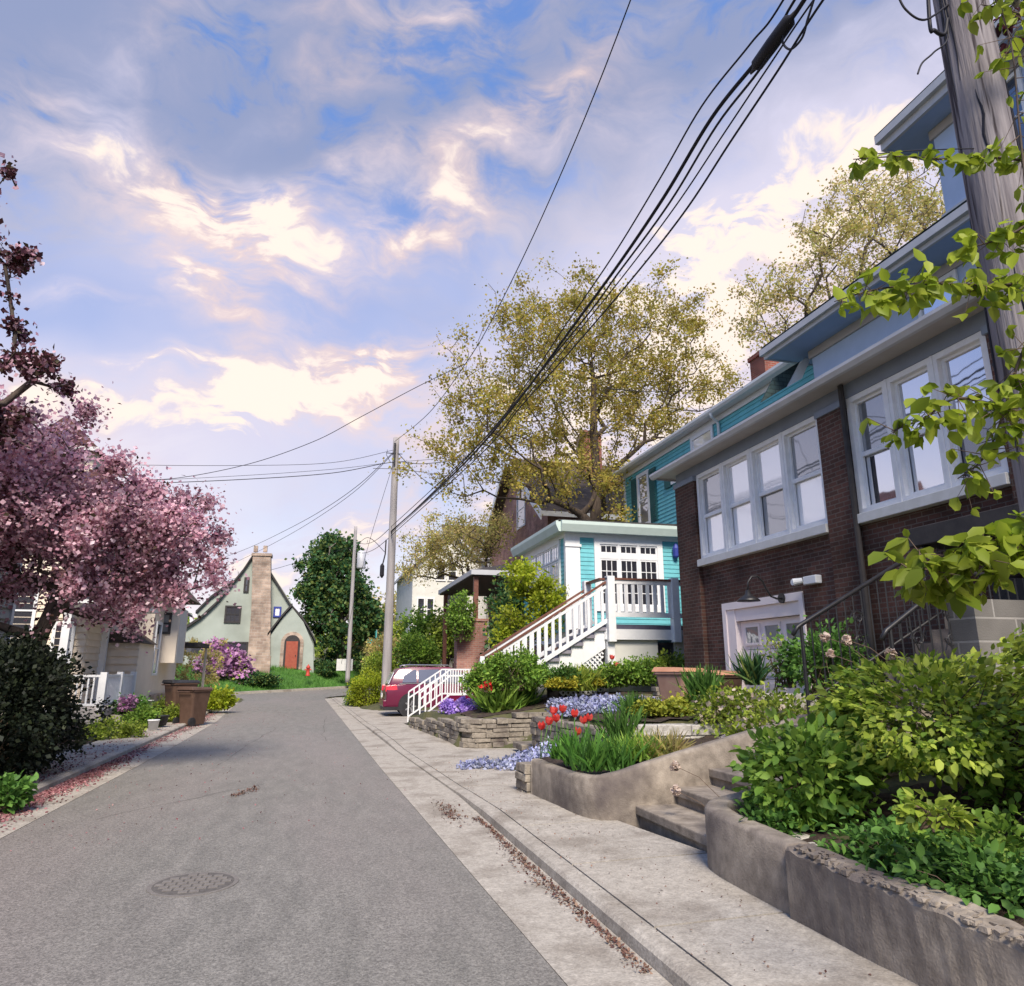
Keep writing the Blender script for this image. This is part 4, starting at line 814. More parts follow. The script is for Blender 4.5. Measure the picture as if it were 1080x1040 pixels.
# ------------------------------------------------------------------ houses on the left
GH = thing('grey_siding_house', 'grey beige clapboard house at the left edge behind the blossom tree', 'house', (-6.2, 12, .3))
b = MB(); siding(b, 'X', -6.2, 5, 17, .2, 5.2, 1, .22, .045); b.build('wall', 'greysiding', GH)
b = MB(); siding(b, 'Y', 17, -12, -6.2, .2, 5.2, 1, .2, .03); b.box(-12, -6.22, 5, 16.98, .2, 5.2); b.build('core_wall', 'greysiding', GH)
MB().box(-6.2, -6.15, 16.9, 17.03, .2, 5.2).build('corner_board', 'greywhite', GH)
MB().prism([(-5.8, 4.7, 5.1), (-9.2, 4.7, 7.2), (-12.5, 4.7, 5.1)], (0, 12.7, 0)).build('roof', 'redshingle', GH)
window(GH, 'X', -6.17, 13.2, 14.2, 2.6, 4.2, 1); window(GH, 'X', -6.17, 9.5, 10.5, 2.6, 4.2, 1)
CH2 = thing('cream_house', 'cream house with a red shingled hip roof, white porch and clapboard bay', 'house', (-7.5, 26, .4))
b = MB(); siding(b, 'Y', 24, -12, -6.7, .3, 7.0, -1, .2, .045); b.build('gable_wall', 'cream', CH2)
b = MB(); siding(b, 'X', -6.69, 24, 33, .3, 7.0, 1, .2, .05); b.build('street_wall', 'cream', CH2)
b = MB(); b.box(-12, -6.7, 24.03, 33, .2, 7.3); b.build('wall', 'creamlit', CH2)
b = MB(); b.add([(-12.6, 23.4, 7.2), (-6.2, 23.4, 7.2), (-6.2, 33.6, 7.2), (-12.6, 33.6, 7.2), (-9.4, 26.5, 9.4), (-9.4, 30.5, 9.4)], [(0, 1, 4), (1, 2, 5, 4), (2, 3, 5), (3, 0, 4, 5), (0, 3, 2, 1)]); b.build('roof', 'redshingle', CH2)
b = MB(); b.box(-8.9, -7.2, 24.0, 26, 7.4, 8.3); b.build('dormer', 'cream', CH2); MB().prism([(-9.1, 23.7, 8.3), (-7.0, 23.7, 8.3), (-8.05, 23.7, 9.3)], (0, 3, 0)).build('dormer_roof', 'redshingle', CH2)
MB().box(-9.1, -7.0, 23.66, 23.72, 8.22, 8.34).build('dormer_trim', 'greywhite', CH2); window(CH2, 'Y', 23.98, -8.4, -7.6, 7.5, 8.15, -1)
# bay wall facing the camera and the street wing beyond it
b = MB(); siding(b, 'Y', 25.8, -6.75, -5.62, .35, 2.45, -1, .24, .075); b.build('bay_siding', 'cream', CH2)
b = MB(); b.box(-6.75, -5.62, 25.83, 28, .2, 2.45); b.box(-6.7, -5.72, 28, 33, .2, 4.3); b.box(-6.7, -5.2, 29.6, 31.4, 1.85, 3.9); b.build('bay_wall', 'creamlit', CH2)
MB().prism([(-6.8, 25.6, 2.45), (-5.5, 25.6, 2.45), (-6.0, 25.9, 2.8), (-6.7, 25.9, 2.8)], (0, 2.3, 0)).build('bay_roof', 'shingle', CH2)
MB().prism([(-5.0, 28, 4.3), (-6.2, 28, 5.6), (-7, 28, 5.6), (-7, 28, 4.3)], (0, 5.2, 0)).build('wing_roof', 'shingle', CH2)
window(CH2, 'X', -6.63, 25.0, 26.2, 4.2, 6.0, 1); window(CH2, 'X', -6.63, 28.6, 29.6, 5.6, 6.8, 1); window(CH2, 'X', -5.71, 28.3, 29.2, 1.4, 3.3, 1, gm='glass'); window(CH2, 'Y', 29.58, -6.0, -5.45, 2.9, 3.7, -1, fm='darkroof', gm='glassgrey'); window(CH2, 'Y', 23.97, -8.9, -8.1, 2.4, 4.2, -1); window(CH2, 'Y', 23.97, -7.6, -7.0, 1.2, 3.0, -1, fm='white')
b = MB(); b.box(-5.22, -5.19, 29.8, 31.2, 1.85, 3.9); b.build('trim', 'greywhite', CH2)
b = MB(); b.box(-6.5, -4.9, 33.2, 36, 2.55, 2.72); b.build('porch_roof', 'darkroof', CH2)
b = MB()
for x, y in ((-5.0, 35.8),): b.box(x - .05, x + .05, y - .05, y + .05, .3, 2.55)
b.box(-6.7, -6.3, 33, 36.4, .2, 4.2); b.build('porch_posts', 'cream', CH2)
MB().box(-6.29, -6.25, 34, 34.9, .5, 2.4).build('side_door', 'binbrown', CH2)
b = MB(); b.box(-6.9, -5.55, 28, 33.2, -.1, .75); b.build('foundation', 'tanstone', CH2)
# white porch with railing
b = MB(); b.box(-7.4, -5.55, 22.2, 25.7, .2, .55); b.build('porch_floor', 'soffit', CH2)
for x, y in ((-5.65, 22.3), (-5.65, 24.0), (-5.65, 25.6), (-6.9, 22.3)): MB().box(x - .08, x + .08, y - .08, y + .08, .55, 1.55).build('railing_post', 'white', CH2)
for x, y in ((-6.75, 22.35), (-6.6, 25.5)): MB().box(x - .1, x + .1, y - .1, y + .1, .55, 3.4).build('porch_column', 'white', CH2)
b = MB(); b.box(-5.68, -5.62, 22.3, 25.6, 1.42, 1.48); b.box(-5.68, -5.62, 22.3, 25.6, .66, .72); b.box(-6.9, -5.6, 22.27, 22.33, 1.42, 1.48); b.box(-6.9, -5.6, 22.27, 22.33, .66, .72)
for i in range(26): b.box(-5.67, -5.63, 22.4 + i * .125, 22.44 + i * .125, .7, 1.44)
for i in range(9): b.box(-6.85 + i * .135, -6.81 + i * .135, 22.28, 22.32, .7, 1.44)
b.build('railing', 'white', CH2); MB().box(-7.2, -5.2, 22.0, 25.9, 3.4, 3.6).build('porch_canopy', 'white', CH2); MB().prism([(-7.2, 21.9, 3.6), (-5.1, 21.9, 3.6), (-7.2, 21.9, 4.4)], (0, 4.1, 0)).build('porch_canopy_roof', 'redshingle', CH2)
b = MB(); b.box(-5.5, -4.9, 22.6, 23.8, .05, .22); b.box(-5.55, -5.2, 22.6, 23.8, .22, .38); b.build('porch_step', 'concrete', CH2)
FW = thing('white_gabled_house', 'white house glimpsed between the cream house and the sage cottage', 'house', (-16, 70, 1))
b = MB(); b.box(-20, -13, 70, 78, 0, 7); b.prism([(-20, 70, 7), (-13, 70, 7), (-16.5, 70, 9.5)], (0, 8, 0)); b.build('wall', 'white', FW); b = MB(); b.prism([(-20.5, 69.6, 6.8), (-16.5, 69.6, 9.8), (-12.5, 69.6, 6.8), (-12.5, 69.6, 6.6), (-16.5, 69.6, 9.55), (-20.5, 69.6, 6.6)], (0, 8.6, 0)); b.build('roof', 'darkroof', FW); window(FW, 'Y', 69.98, -15.5, -14.5, 4, 5.6, -1)

# ------------------------------------------------------------------ utility poles and wires
def pole(label, x, y, zb, zt, r0, r1, m_, extra=None, n=24, name='utility_pole'):
    p = thing(name, label, 'utility pole', (x, y, zb)); N_ = 30
    b = MB(); b.tube([(x, y, zb - .3 + (zt - zb + .3) * i / N_) for i in range(N_ + 1)], [r0 + (r1 - r0) * i / N_ for i in range(N_ + 1)], n); b.build('shaft', m_, p, True); return p
NP = pole('weathered grey near pole rising through the leaves at the right edge', 4.44, 3.33, .5, 9.2, .20, .16, 'pole')
b = MB(); rngp = random.Random(3)
for i in range(26):                       # deep checks in the old wood
    a = rngp.uniform(0, 6.28); z0 = rngp.uniform(1, 7.5); L_ = rngp.uniform(.5, 2.2); pts = []
    for j in range(9):
        z = z0 + L_ * j / 8; rr = .20 + (.16 - .20) * (z - .2) / 9 + .0015; aa = a + .06 * math.sin(j * 1.3 + i); pts.append((4.44 + rr * math.cos(aa), 3.33 + rr * math.sin(aa), z))
    b.tube(pts, [.001, .005, .008, .009, .008, .009, .007, .004, .001], 4)
b.build('checks', 'wire', NP)
MP = pole('bare grey pole in front of the parked car, tallest above the street', 2.72, 30, .3, 11.5, .20, .13, 'farpole')
b = MB(); b.tube([(2.3, 29.9, 10.75), (3.0, 29.9, 10.75)], .02, 5); b.tube([(2.66, 29.82, 11.2), (2.66, 29.82, 10.2)], .045, 6); b.tube([(2.35, 29.9, 10.9), (2.3, 29.7, 10.6), (2.5, 29.8, 10.3)], .012, 4); b.build('hardware', 'iron', MP)
b = MB(); b.tube([(2.45, 29.8, 6.9), (2.44, 29.8, 6.3), (2.36, 29.8, 5.9)], .03, 5); b.lathe((2.34, 29.8, 5.3), [(.03, 0), (.09, .1), (.09, .5), (.03, .6)], 8); b.build('splice_case', 'wire', MP)
FP = pole('thin far pole carrying a grey transformer beside the evergreen', 2.05, 52, 1., 11.7, .16, .11, 'farpole', name='utility_pole')
b = MB(); b.lathe((2.55, 51.9, 8.6), [(.05, 0), (.28, .05), (.30, .1), (.30, 1.2), (.2, 1.3), (.05, 1.35)], 14); b.build('transformer', 'gutter', FP, True)
def wire(label, pts, r=.012, n_=8, group=None, name='power_line'):
    P = [np.array(p, float) for p in pts]; out = []
    for i in range(len(P) - 1):
        a = P[max(i - 1, 0)]; b_, c = P[i], P[i + 1]; d = P[min(i + 2, len(P) - 1)]
        for j in range(n_):
            t = j / n_; out.append(.5 * (2 * b_ + (c - a) * t + (2 * a - 5 * b_ + 4 * c - d) * t * t + (3 * b_ - a - 3 * c + d) * t ** 3))
    out.append(P[-1]); o = MB().tube(out, r, 5).build(name, 'wire', None, True); return tag(o, label, 'wire' if name == 'power_line' else 'cable', group)
def onplan(px, py, A=(4.3, 3.3), B=(2.65, 30.)):
    d = ray(px, py); nn = (B[1] - A[1], -(B[0] - A[0])); t = (A[0] * nn[0] + A[1] * nn[1]) / (d[0] * nn[0] + d[1] * nn[1]); return C0 + d * t
def sagline(a, b_, s, n=5):
    a = np.array(a, float); b_ = np.array(b_, float); return [a + (b_ - a) * t - np.array([0, 0, 4 * s * t * (1 - t)]) for t in np.linspace(0, 1, n)]
GW = 'cables running along the street between the poles'
wire('single thin wire arching alone over the street to the top of the tall pole', [(4.1, 3.3, 13.5)] + [onplan(*p) for p in ((665, 0), (580, 210), (520, 335))] + [onplan(490, 385)] + [onplan(452, 436), (2.65, 29.9, 11.3)], .011)
wire('thickest black cable of the bundle with the splice case on it', [(4.2, 3.4, 8.35)] + [onplan(*p) for p in ((848, 0), (800, 62), (750, 125), (700, 208), (650, 282), (600, 350), (550, 418), (500, 478), (450, 527))] + [(2.65, 29.9, 7.3)], .024)
wire('upper left cable of the bundle closest to the single wire', [(4.2, 3.4, 8.7)] + [onplan(*p) for p in ((826, 0), (790, 48), (740, 112), (695, 190), (645, 272), (595, 345), (550, 412), (500, 474))] + [(2.65, 29.9, 7.5)], .012)
wire('right outer cable of the bundle nearest the brick house', [(4.35, 3.5, 8.)] + [onplan(*p) for p in ((868, 0), (820, 75), (770, 150), (720, 226), (660, 302), (600, 372), (550, 428), (500, 486))] + [(2.65, 29.9, 7.1)], .013)
wire('inner right cable of the bundle just left of its outer one', [(4.35, 3.5, 8.1)] + [onplan(*p) for p in ((858, 0), (812, 68), (762, 143), (712, 218), (655, 294), (600, 362), (550, 424), (500, 482))] + [(2.65, 29.9, 7.2)], .010)
wire('middle cable of the bundle passing through the splice case', [(4.3, 3.45, 8.3)] + [onplan(*p) for p in ((838, 0), (806, 66), (756, 132), (706, 214), (652, 288), (600, 356))] + [(3.4, 18, 7.0), (2.65, 29.9, 7.25)], .015)
a, c = onplan(835, 18), onplan(796, 72); dv_ = (c - a)
sp = tag(MB().tube([a - dv_ * .12, a, a + dv_ * .06, a + dv_ * .5, a + dv_ * .94, c, c + dv_ * .12], [.015, .03, .07, .075, .07, .03, .012], 10).build('splice_case', 'wire', None, True), 'fat black splice case lashed to the cable bundle overhead', 'splice case')
wire('loose loop of cable hanging beside the black splice case', [onplan(860, -5), onplan(852, 20), onplan(846, 40), onplan(834, 52), onplan(826, 46), onplan(826, 34)], .012, name='cable_loop')
wire('service wire crossing the street from the single wire to the red shingled roof', [onplan(490, 384), atY(440, 408, 18.4), atY(380, 440, 19.5), atY(330, 466, 20.6), atY(260, 490, 22), atY(180, 505, 23.2), (-6.3, 23.6, 7.4)], .010)
wire('upper level wire crossing the sky left of the tall pole', [atY(-10, 486, 30), atY(120, 490, 30), atY(250, 491, 30), atY(350, 488, 30), (2.6, 29.9, 10.9)], .010, group=None)
wire('lower level wire crossing the sky left of the tall pole', [atY(-10, 514, 30), atY(120, 511, 30), atY(250, 506, 30), atY(350, 499, 30), (2.6, 29.9, 10.35), atY(450, 489, 30), atY(520, 480, 30)], .016)
wire('thin wire doubled just above the lower level wire left of the tall pole', [atY(-10, 509, 30.3), atY(120, 508, 30.3), atY(250, 502, 30.3), atY(350, 495, 30.3), atY(411, 488, 30.3), atY(460, 484, 30.3), atY(530, 476, 30.3)], .009)
wire('steeper pair wire sloping from the tall pole down to the cottage chimney', [(2.6, 29.9, 10.8), atY(380, 510, 33), atY(340, 538, 38), atY(300, 560, 46), atY(262, 578, 56), atY(225, 592, 60)], .014)
wire('lower of the two wires sloping from the tall pole towards the cottage', [(2.6, 29.9, 10.75), atY(378, 515, 33), atY(338, 544, 38), atY(298, 568, 46), atY(255, 590, 56), atY(225, 602, 60)], .012)
wire('guy wire slanting down left of the tall pole', [(2.6, 29.9, 10.2), atY(390, 570, 31), atY(372, 640, 33), atY(360, 700, 35)], .009, name='guy_wire')
wire('cable continuing from the tall pole to the far pole, upper', sagline((2.65, 30, 7.5), (2.05, 51.8, 10.7), .5), .014)
wire('cable continuing from the tall pole to the far pole, lower', sagline((2.65, 30, 7.1), (2.05, 51.8, 9.9), .4), .014)
wire('short dark wire from the hanging splice to the far pole transformer', [(2.4, 29.8, 6.4), atY(388, 567, 34), atY(377, 575, 51)], .014)
wire('wire from the tall pole slanting down right into the pale tree', [(2.7, 29.9, 10.9), atY(440, 500, 31), atY(457, 513, 32)], .016)
wire('wire from the far pole running left over the cottage roof', [(2.0, 51.9, 10.2), atY(330, 588, 54), atY(290, 600, 60), atY(240, 612, 66)], .016)
wire('service wire passing behind the red chimney to the turquoise roof', [onplan(640, 410) , atY(700, 413, 18), atY(790, 408, 17.5), atY(845, 398, 16.5)], .009)
wire('curled dead cable hanging from the near pole against the sky', [(4.22, 3.3, 6.75), atY(1000, 36, 3.3), atY(985, 55, 3.3), atY(973, 66, 3.3), atY(968, 78, 3.3)], .007, name='dead_cable')
wire('thick reddish loop of cable on the near pole top', [(4.25, 3.3, 7.6), atY(980, 18, 3.3), atY(986, 32, 3.3), atY(996, 36, 3.3), atY(999, 20, 3.3)], .014, name='cable_loop')
wire('thin cable looping to the near pole from above left', [atY(945, -10, 3.2), atY(955, 10, 3.2), atY(975, 21, 3.2), atY(1000, 5, 3.3)], .008, name='cable_loop')
wire('thin horizontal wire through the leaf spray to the near pole', [atY(905, 165, 3.6), atY(960, 159, 3.5), atY(1060, 156, 3.2)], .004, name='vine_wire')

# ------------------------------------------------------------------ parked car (nose into the driveway)
CX, CY = 2.35, 25.75
car = thing('parked_car', 'crimson sport utility car parked nose in on the driveway behind the white railing', 'car', (CX + 2.3, CY + .9, .04))
def loft(prof, insets, W_, b=None):
    """side profile (x,z) with an inset from each flank"""
    b = b or MB(); n = len(prof); o = len(b.v)
    for (x, z), i_ in zip(prof, insets): b.v.append((CX + x, CY + i_, z))
    for (x, z), i_ in zip(prof, insets): b.v.append((CX + x, CY + W_ - i_, z))
    b.f += [tuple(range(o, o + n)), tuple(range(o + 2 * n - 1, o + n - 1, -1))] + [(o + i, o + i + n, o + (i + 1) % n + n, o + (i + 1) % n) for i in range(n)]; return b
lo = [(.05, .32), (0, .5), (.02, .72), (.0, .9), (.08, 1.08), (.8, 1.14), (3.2, 1.12), (3.6, 1.06), (4.3, .98), (4.55, .82), (4.6, .6), (4.55, .3)]
loft(lo, [.08, .02, 0, 0, .05, .04, .04, .05, .10, .12, .12, .15], 1.82).build('body', 'carpaint', car, True, .03)
gh = [(.10, 1.07), (.24, 1.40), (.42, 1.64), (.9, 1.71), (2.2, 1.70), (2.75, 1.56), (3.45, 1.1)]
loft(gh, [.06, .16, .24, .26, .26, .22, .07], 1.82).build('cabin', 'carpaint', car, True, .03)
b = MB()
for s_ in (0, 1):
    yy_ = lambda z: (CY + .055 + (z - 1.1) * .31 - .012) if s_ == 0 else (CY + 1.82 - .055 - (z - 1.1) * .31 + .012)
    for poly in ([(.55, 1.17), (.62, 1.4), (.95, 1.6), (1.05, 1.6), (1.05, 1.17)], [(1.12, 1.17), (1.12, 1.6), (1.85, 1.62), (1.85, 1.17)], [(1.92, 1.17), (1.92, 1.62), (2.25, 1.6), (2.65, 1.5), (3.1, 1.17)]):
        b.prism([(CX + x, yy_(z), z) for x, z in poly], (0, .02 if s_ == 0 else -.02, 0))
b.build('side_window', 'carglass', car)
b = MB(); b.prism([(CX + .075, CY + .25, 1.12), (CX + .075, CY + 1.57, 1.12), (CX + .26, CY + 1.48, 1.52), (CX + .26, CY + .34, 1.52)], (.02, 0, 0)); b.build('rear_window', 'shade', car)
for y in (.02, 1.56): 
    b = MB(); b.hexa([(CX - .03, CY + y, .86), (CX + .4, CY + y - .005, .92), (CX + .4, CY + y + .24, .92), (CX - .03, CY + y + .24, .86), (CX - .01, CY + y, 1.06), (CX + .35, CY + y, 1.1), (CX + .35, CY + y + .24, 1.1), (CX - .01, CY + y + .24, 1.06)]); b.build('tail_light', 'redlens', car, False, .015)
MB().box(CX - .09, CX + .1, CY + .05, CY + 1.77, .36, .58).build('rear_bumper', 'carpaint', car, False, .03)
MB().box(CX - .02, CX + .5, CY + .0, CY + 1.82, .24, .36).build('lower_trim', 'binblack', car)
MB().box(CX - .1, CX - .07, CY + .65, CY + 1.17, .66, .8).build('number_plate', 'whitelens', car)
for y in (.3, 1.5): MB().tube([(CX + .6, CY + y, 1.72), (CX + .7, CY + y, 1.77), (CX + 2.2, CY + y, 1.76), (CX + 2.3, CY + y, 1.7)], .02, 6).build('roof_rail', 'chrome', car)
b = MB(); b.box(CX + .45, CX + 3.3, CY + .025, CY + .045, 1.125, 1.15); b.build('belt_trim', 'chrome', car)
for x in (.85, 3.6):
    for y in (.02, 1.60):
        T_ = MB().lathe((CX + x, CY + y, .37), [(.22, -.005), (.33, 0), (.36, .03), (.36, .17), (.33, .2)], 28, 'Y').build('tyre', 'rubber', car, True)
        ys_ = -.012 if y < 1 else .2
        r_ = MB().lathe((CX + x, CY + y, .37), [(.05, ys_ - .01), (.06, ys_), (.21, ys_), (.22, ys_ + .012)], 20, 'Y')
        for k_ in range(5):
            a = k_ * 1.2566; r_.obox((CX + x, CY + y + ys_ - .008, .37), (CX + x + .2 * math.cos(a), CY + y + ys_ - .008, .37 + .2 * math.sin(a)), .015, .05)
        r_.build('rim', 'chrome', T_)
    MB().lathe((CX + x, CY - .004, .40), [(.42, 0), (.42, .03)], 28, 'Y').build('wheel_arch', 'binblack', car)

# ------------------------------------------------------------------ wheeled bins
def bin_(name, label, x, y, z, rz, mbody, mlid, group=None, sc=1., open_=False):
    r = thing(name, label, 'wheeled bin', (0, 0, 0), group)
    b = MB(); n = 8
    def ring(w, d, zz, rc=.06): 
        return [(sx * (w - rc) + rc * math.cos(a), sy * (d - rc) + rc * math.sin(a), zz) for sx, sy, a0 in ((1, 1, 0), (-1, 1, 90), (-1, -1, 180), (1, -1, 270)) for a in (math.radians(a0 + 0), math.radians(a0 + 45), math.radians(a0 + 90))]
    R_ = [ring(.24, .27, .04), ring(.27, .31, .6), ring(.30, .36, .98), ring(.325, .385, .98), ring(.325, .385, 1.03)]
    for q in R_: b.v += q
    m_ = 12
    for i in range(len(R_) - 1):
        for j in range(m_): b.f.append((i * m_ + j, i * m_ + (j + 1) % m_, (i + 1) * m_ + (j + 1) % m_, (i + 1) * m_ + j))
    b.f.append(tuple(range(m_ - 1, -1, -1))); b.f.append(tuple(range((len(R_) - 1) * m_, len(R_) * m_))); b.build('body', mbody, r, False, .01)
    l = MB()
    if open_: l.box(-.32, .32, .36, .40, .95, 1.15); l.box(-.31, .31, .40, .47, .45, 1.1)
    else: l.hexa([(-.34, -.42, 1.03), (.34, -.42, 1.03), (.34, .42, 1.03), (-.34, .42, 1.03), (-.27, -.36, 1.10), (.27, -.36, 1.10), (.27, .40, 1.12), (-.27, .40, 1.12)])
    l.build('lid', mlid, r, False, .012)
    MB().tube([(-.25, .44, .98), (.25, .44, .98)], .018, 6).build('handle', mbody, r)
    for sx in (-1, 1): MB().lathe((sx * .29 - .03, .30, .13), [(.06, 0), (.13, .005), (.13, .055), (.06, .06)], 18, 'X').build('wheel', 'binblack', r)
    r.location = (x, y, z); r.rotation_euler.z = rz; r.scale = (sc,) * 3; return r
bin_('wheeled_bin', 'brown wheeled bin standing in the left gutter, the front one of the pair', -3.50, 23.7, 0, 2.5, 'binbrown', 'binbrown', sc=1.0)
bin_('wheeled_bin', 'dark bin with black lid just behind the brown bin on the left kerb', -4.1, 24.9, .08, 2.2, 'binbrown', 'binblack', sc=1.1)
bin_('wheeled_bin', 'faded brown bin with an orange tan lid left of the garage door', 6.75, 12.8, float(hgt(6.35, 12.7)) - .42, .35, 'bingrey', 'binlid', sc=1.)
bin_('wheeled_bin', 'low bin with orange lid partly hidden by grass in front of the garage door', 7.35, 12.3, float(hgt(7.1, 12.4)) - .5, -.2, 'binbrown', 'binlid', sc=.98)

# ------------------------------------------------------------------ hydrant, street sign
hy = thing('fire_hydrant', 'small red fire hydrant on the lawn right of the cottage door', 'hydrant', tuple(atY(324.5, 713, 51.5)))
p = np.array(hy.location); MB().lathe(tuple(p), [(.16, 0), (.16, .06), (.11, .08), (.11, .5), (.15, .53), (.15, .57), (.10, .66), (.03, .72), (.03, .78)], 14).build('barrel', 'hydrant', hy, True)
MB().tube([p + (-.22, 0, .42), p + (.22, 0, .42)], .055, 8).build('outlet', 'hydrant', hy)
q = atY(396, 700, 44); ss = thing('street_sign', 'teal street name sign on a thin post right of the far pole', 'street sign', (q[0], 44, q[2] - .6))
MB().tube([(q[0], 44, q[2] - .6), (q[0], 44, atY(396, 664, 44)[2])], .03, 6).build('post', 'farpole', ss)
a = atY(388, 674, 43.95); c = atY(405, 682, 43.95); MB().box(a[0], c[0], 43.93, 43.96, c[2], a[2]).build('name_plate', 'signteal', ss, bevel=.01)
a = atY(393, 667, 43.95); c = atY(400, 674, 43.95); MB().box((a[0] + c[0]) / 2 - .015, (a[0] + c[0]) / 2 + .015, 43.6, 44.4, c[2] + .06, a[2] + .1).build('cross_plate', 'signteal', ss)

# ------------------------------------------------------------------ walls and planters
def catmull(P, n=6):
    P = [np.array(p, float) for p in P]; o = []
    for i in range(len(P) - 1):
        a = P[max(i - 1, 0)]; b_, c = P[i], P[i + 1]; d = P[min(i + 2, len(P) - 1)]
        for j in range(n): t = j / n; o.append(.5 * (2 * b_ + (c - a) * t + (2 * a - 5 * b_ + 4 * c - d) * t * t + (3 * b_ - a - 3 * c + d) * t ** 3))
    o.append(P[-1]); return o
def wallband(path, th, side, rough=0., zb=-.05, sub=4, seed=1):
    """path of (x,y,ztop) outer line; wall thickness th to the given side (+1 right of travel)"""
    P = catmull(path, sub); b = MB(); n = 9; rr = random.Random(seed)
    for i, p in enumerate(P):
        d = P[min(i + 1, len(P) - 1)] - P[max(i - 1, 0)]; d = d / math.hypot(d[0], d[1]); nx_, ny_ = (d[1] * side, -d[0] * side); z = p[2]; t = lambda s=1.: rr.uniform(-rough, rough) * s
        for u, w_ in ((0, zb), (t(.3), z * .5), (t(.4), z - .03 + t()), (.025 + t(.5), z + t(.6)), (th * .35, z + .004 + t()), (th * .7, z + .002 + t()), (th - .02, z + t(.5)), (th, z - .04), (th, zb)): b.v.append((p[0] + nx_ * u, p[1] + ny_ * u, w_))
        if i:
            o = (i - 1) * n
            for k_ in range(n - 1):
                q = (o + k_, o + k_ + n, o + k_ + 1 + n, o + k_ + 1); b.f.append(q if side > 0 else q[::-1])
    b.f.append(tuple(range(n))); b.f.append(tuple(len(b.v) - n + k_ for k_ in reversed(range(n)))); return b
rw = thing('retaining_wall', 'low weathered concrete retaining wall along the footpath under the right foreground shrubs', 'retaining wall', (3, 3, .1))
wallband([(3.03, 4.42, .53), (3.04, 5.0, .545), (3.06, 5.35, .555), (3.13, 5.63, .57), (3.33, 5.80, .59), (3.8, 5.86, .64), (4.5, 5.88, .7)], .20, 1, .004, sub=8).build('curved_section', 'oldconcrete', rw, True)
wb = wallband([(2.99, -2, .45)] + [(3.0 + .006 * math.sin(i * 2.3), -1.5 + i * .25, .455 + .012 * i / 4 + .010 * math.sin(i * 1.7)) for i in range(23)] + [(3.0, 4.39, .535)], .24, 1, .013, sub=5, seed=4).build('broken_section', 'oldconcrete', rw)
wb['label'] = 'rougher section with a crumbling top edge'
b = MB(); rr = random.Random(5)
for i in range(420):
    y = rr.uniform(-.5, 4.35); x = 3.0 + abs(rr.gauss(.02, .06)); z = .457 + .012 * (y + 1.5) + .010 * math.sin((y + 1.5) * 4 * 1.7); r_ = rr.uniform(.006, .02)
    b.hexa([(x + a_ * r_ * rr.uniform(.6, 1.3), y + c_ * r_ * rr.uniform(.6, 1.5), z + d_ * r_ * rr.uniform(.4, .8)) for d_ in (-1, 1) for a_, c_ in ((-1, -1), (1, -1), (1, 1), (-1, 1))])
tag(b.build('broken_rubble', 'oldconcrete', None), 'crumbled pale aggregate along the broken wall top', 'rubble', kind='stuff')
pw = thing('garden_planter', 'curved concrete planter wall holding red tulips, rising beside the steps', 'planter', (2.9, 7.6, .1))
wallband([(2.77, 9.44, .50), (2.79, 8.4, .50), (2.83, 7.82, .52), (2.93, 7.54, .54), (3.15, 7.44, .58), (3.5, 7.41, .67), (4.1, 7.41, .81), (4.9, 7.43, .98), (5.6, 7.47, 1.12)], .15, -1, .003, sub=8).build('wall', 'oldconcrete', pw, True)
def stonewall(name, label, path, zb, ztf, m_, course=.11, depth=.3, seed=2, slen=(.22, .55), group=None):
    """dry stacked blocks along a path; ztf(s) = top height at distance s"""
    rr = random.Random(seed); P = [np.array(p, float) for p in path]; seg = [np.linalg.norm(P[i + 1] - P[i]) for i in range(len(P) - 1)]; tot = sum(seg); b = MB()
    def at(s):
        for i, L_ in enumerate(seg):
            if s <= L_ or i == len(seg) - 1: d = (P[i + 1] - P[i]) / L_; return P[i] + d * s, d
            s -= L_
    z = zb; row = 0; zmax = max(ztf(t * tot / 40) for t in range(41))
    while z < zmax - .02:
        h_ = course * rr.uniform(.75, 1.25); s = -rr.uniform(0, .2)
        while s < tot:
            L_ = rr.uniform(*slen); a, e_ = max(s, 0) + .006, min(s + L_, tot) - .006
            if e_ - a > .05 and z + h_ * .5 < ztf((a + e_) / 2):
                p, d = at(a); q, d2 = at(e_); d = (q - p) / max(1e-6, np.linalg.norm(q - p)); n_ = np.array([d[1], -d[0]]); o = rr.uniform(-.025, .03); g_ = .006; j = lambda: rr.uniform(-.012, .012)
                P4 = [p + n_ * (o + j()), q + n_ * (o + j()), q - n_ * depth, p - n_ * depth]
                zz0, zz1 = z + g_, z + h_ + (rr.uniform(-.01, .012))
                b.hexa([(*P4[0], zz0 + j() * .5), (*P4[1], zz0 + j() * .5), (*P4[2], zz0), (*P4[3], zz0), (*(P4[0] - n_ * .006), zz1 + j() * .5), (*(P4[1] - n_ * .006), zz1 + j() * .5), (*P4[2], zz1), (*P4[3], zz1)])
            s += L_
        z += h_; row += 1
    o = b.build(name, m_, None, False, .012)
    return tag(o, label, 'stone wall', group)
stonewall('stone_wall', 'dry stacked grey stone wall cornering by the footpath and stepping up to the bins', [(2.55, 20.5), (2.78, 18), (3.0, 15.35), (3.25, 15.12), (4.2, 15.2), (5.5, 15.3), (6.6, 15.3), (7.7, 15.2)], -.04,
          lambda s: ip(s, [0, 2.5, 5.2, 7.2, 7.3, 7.9, 8, 9.6, 9.7, 10.2], [.30, .45, .62, .70, .82, .84, .98, 1.08, 1.2, 1.25]), 'stone', .095, .32, 3)
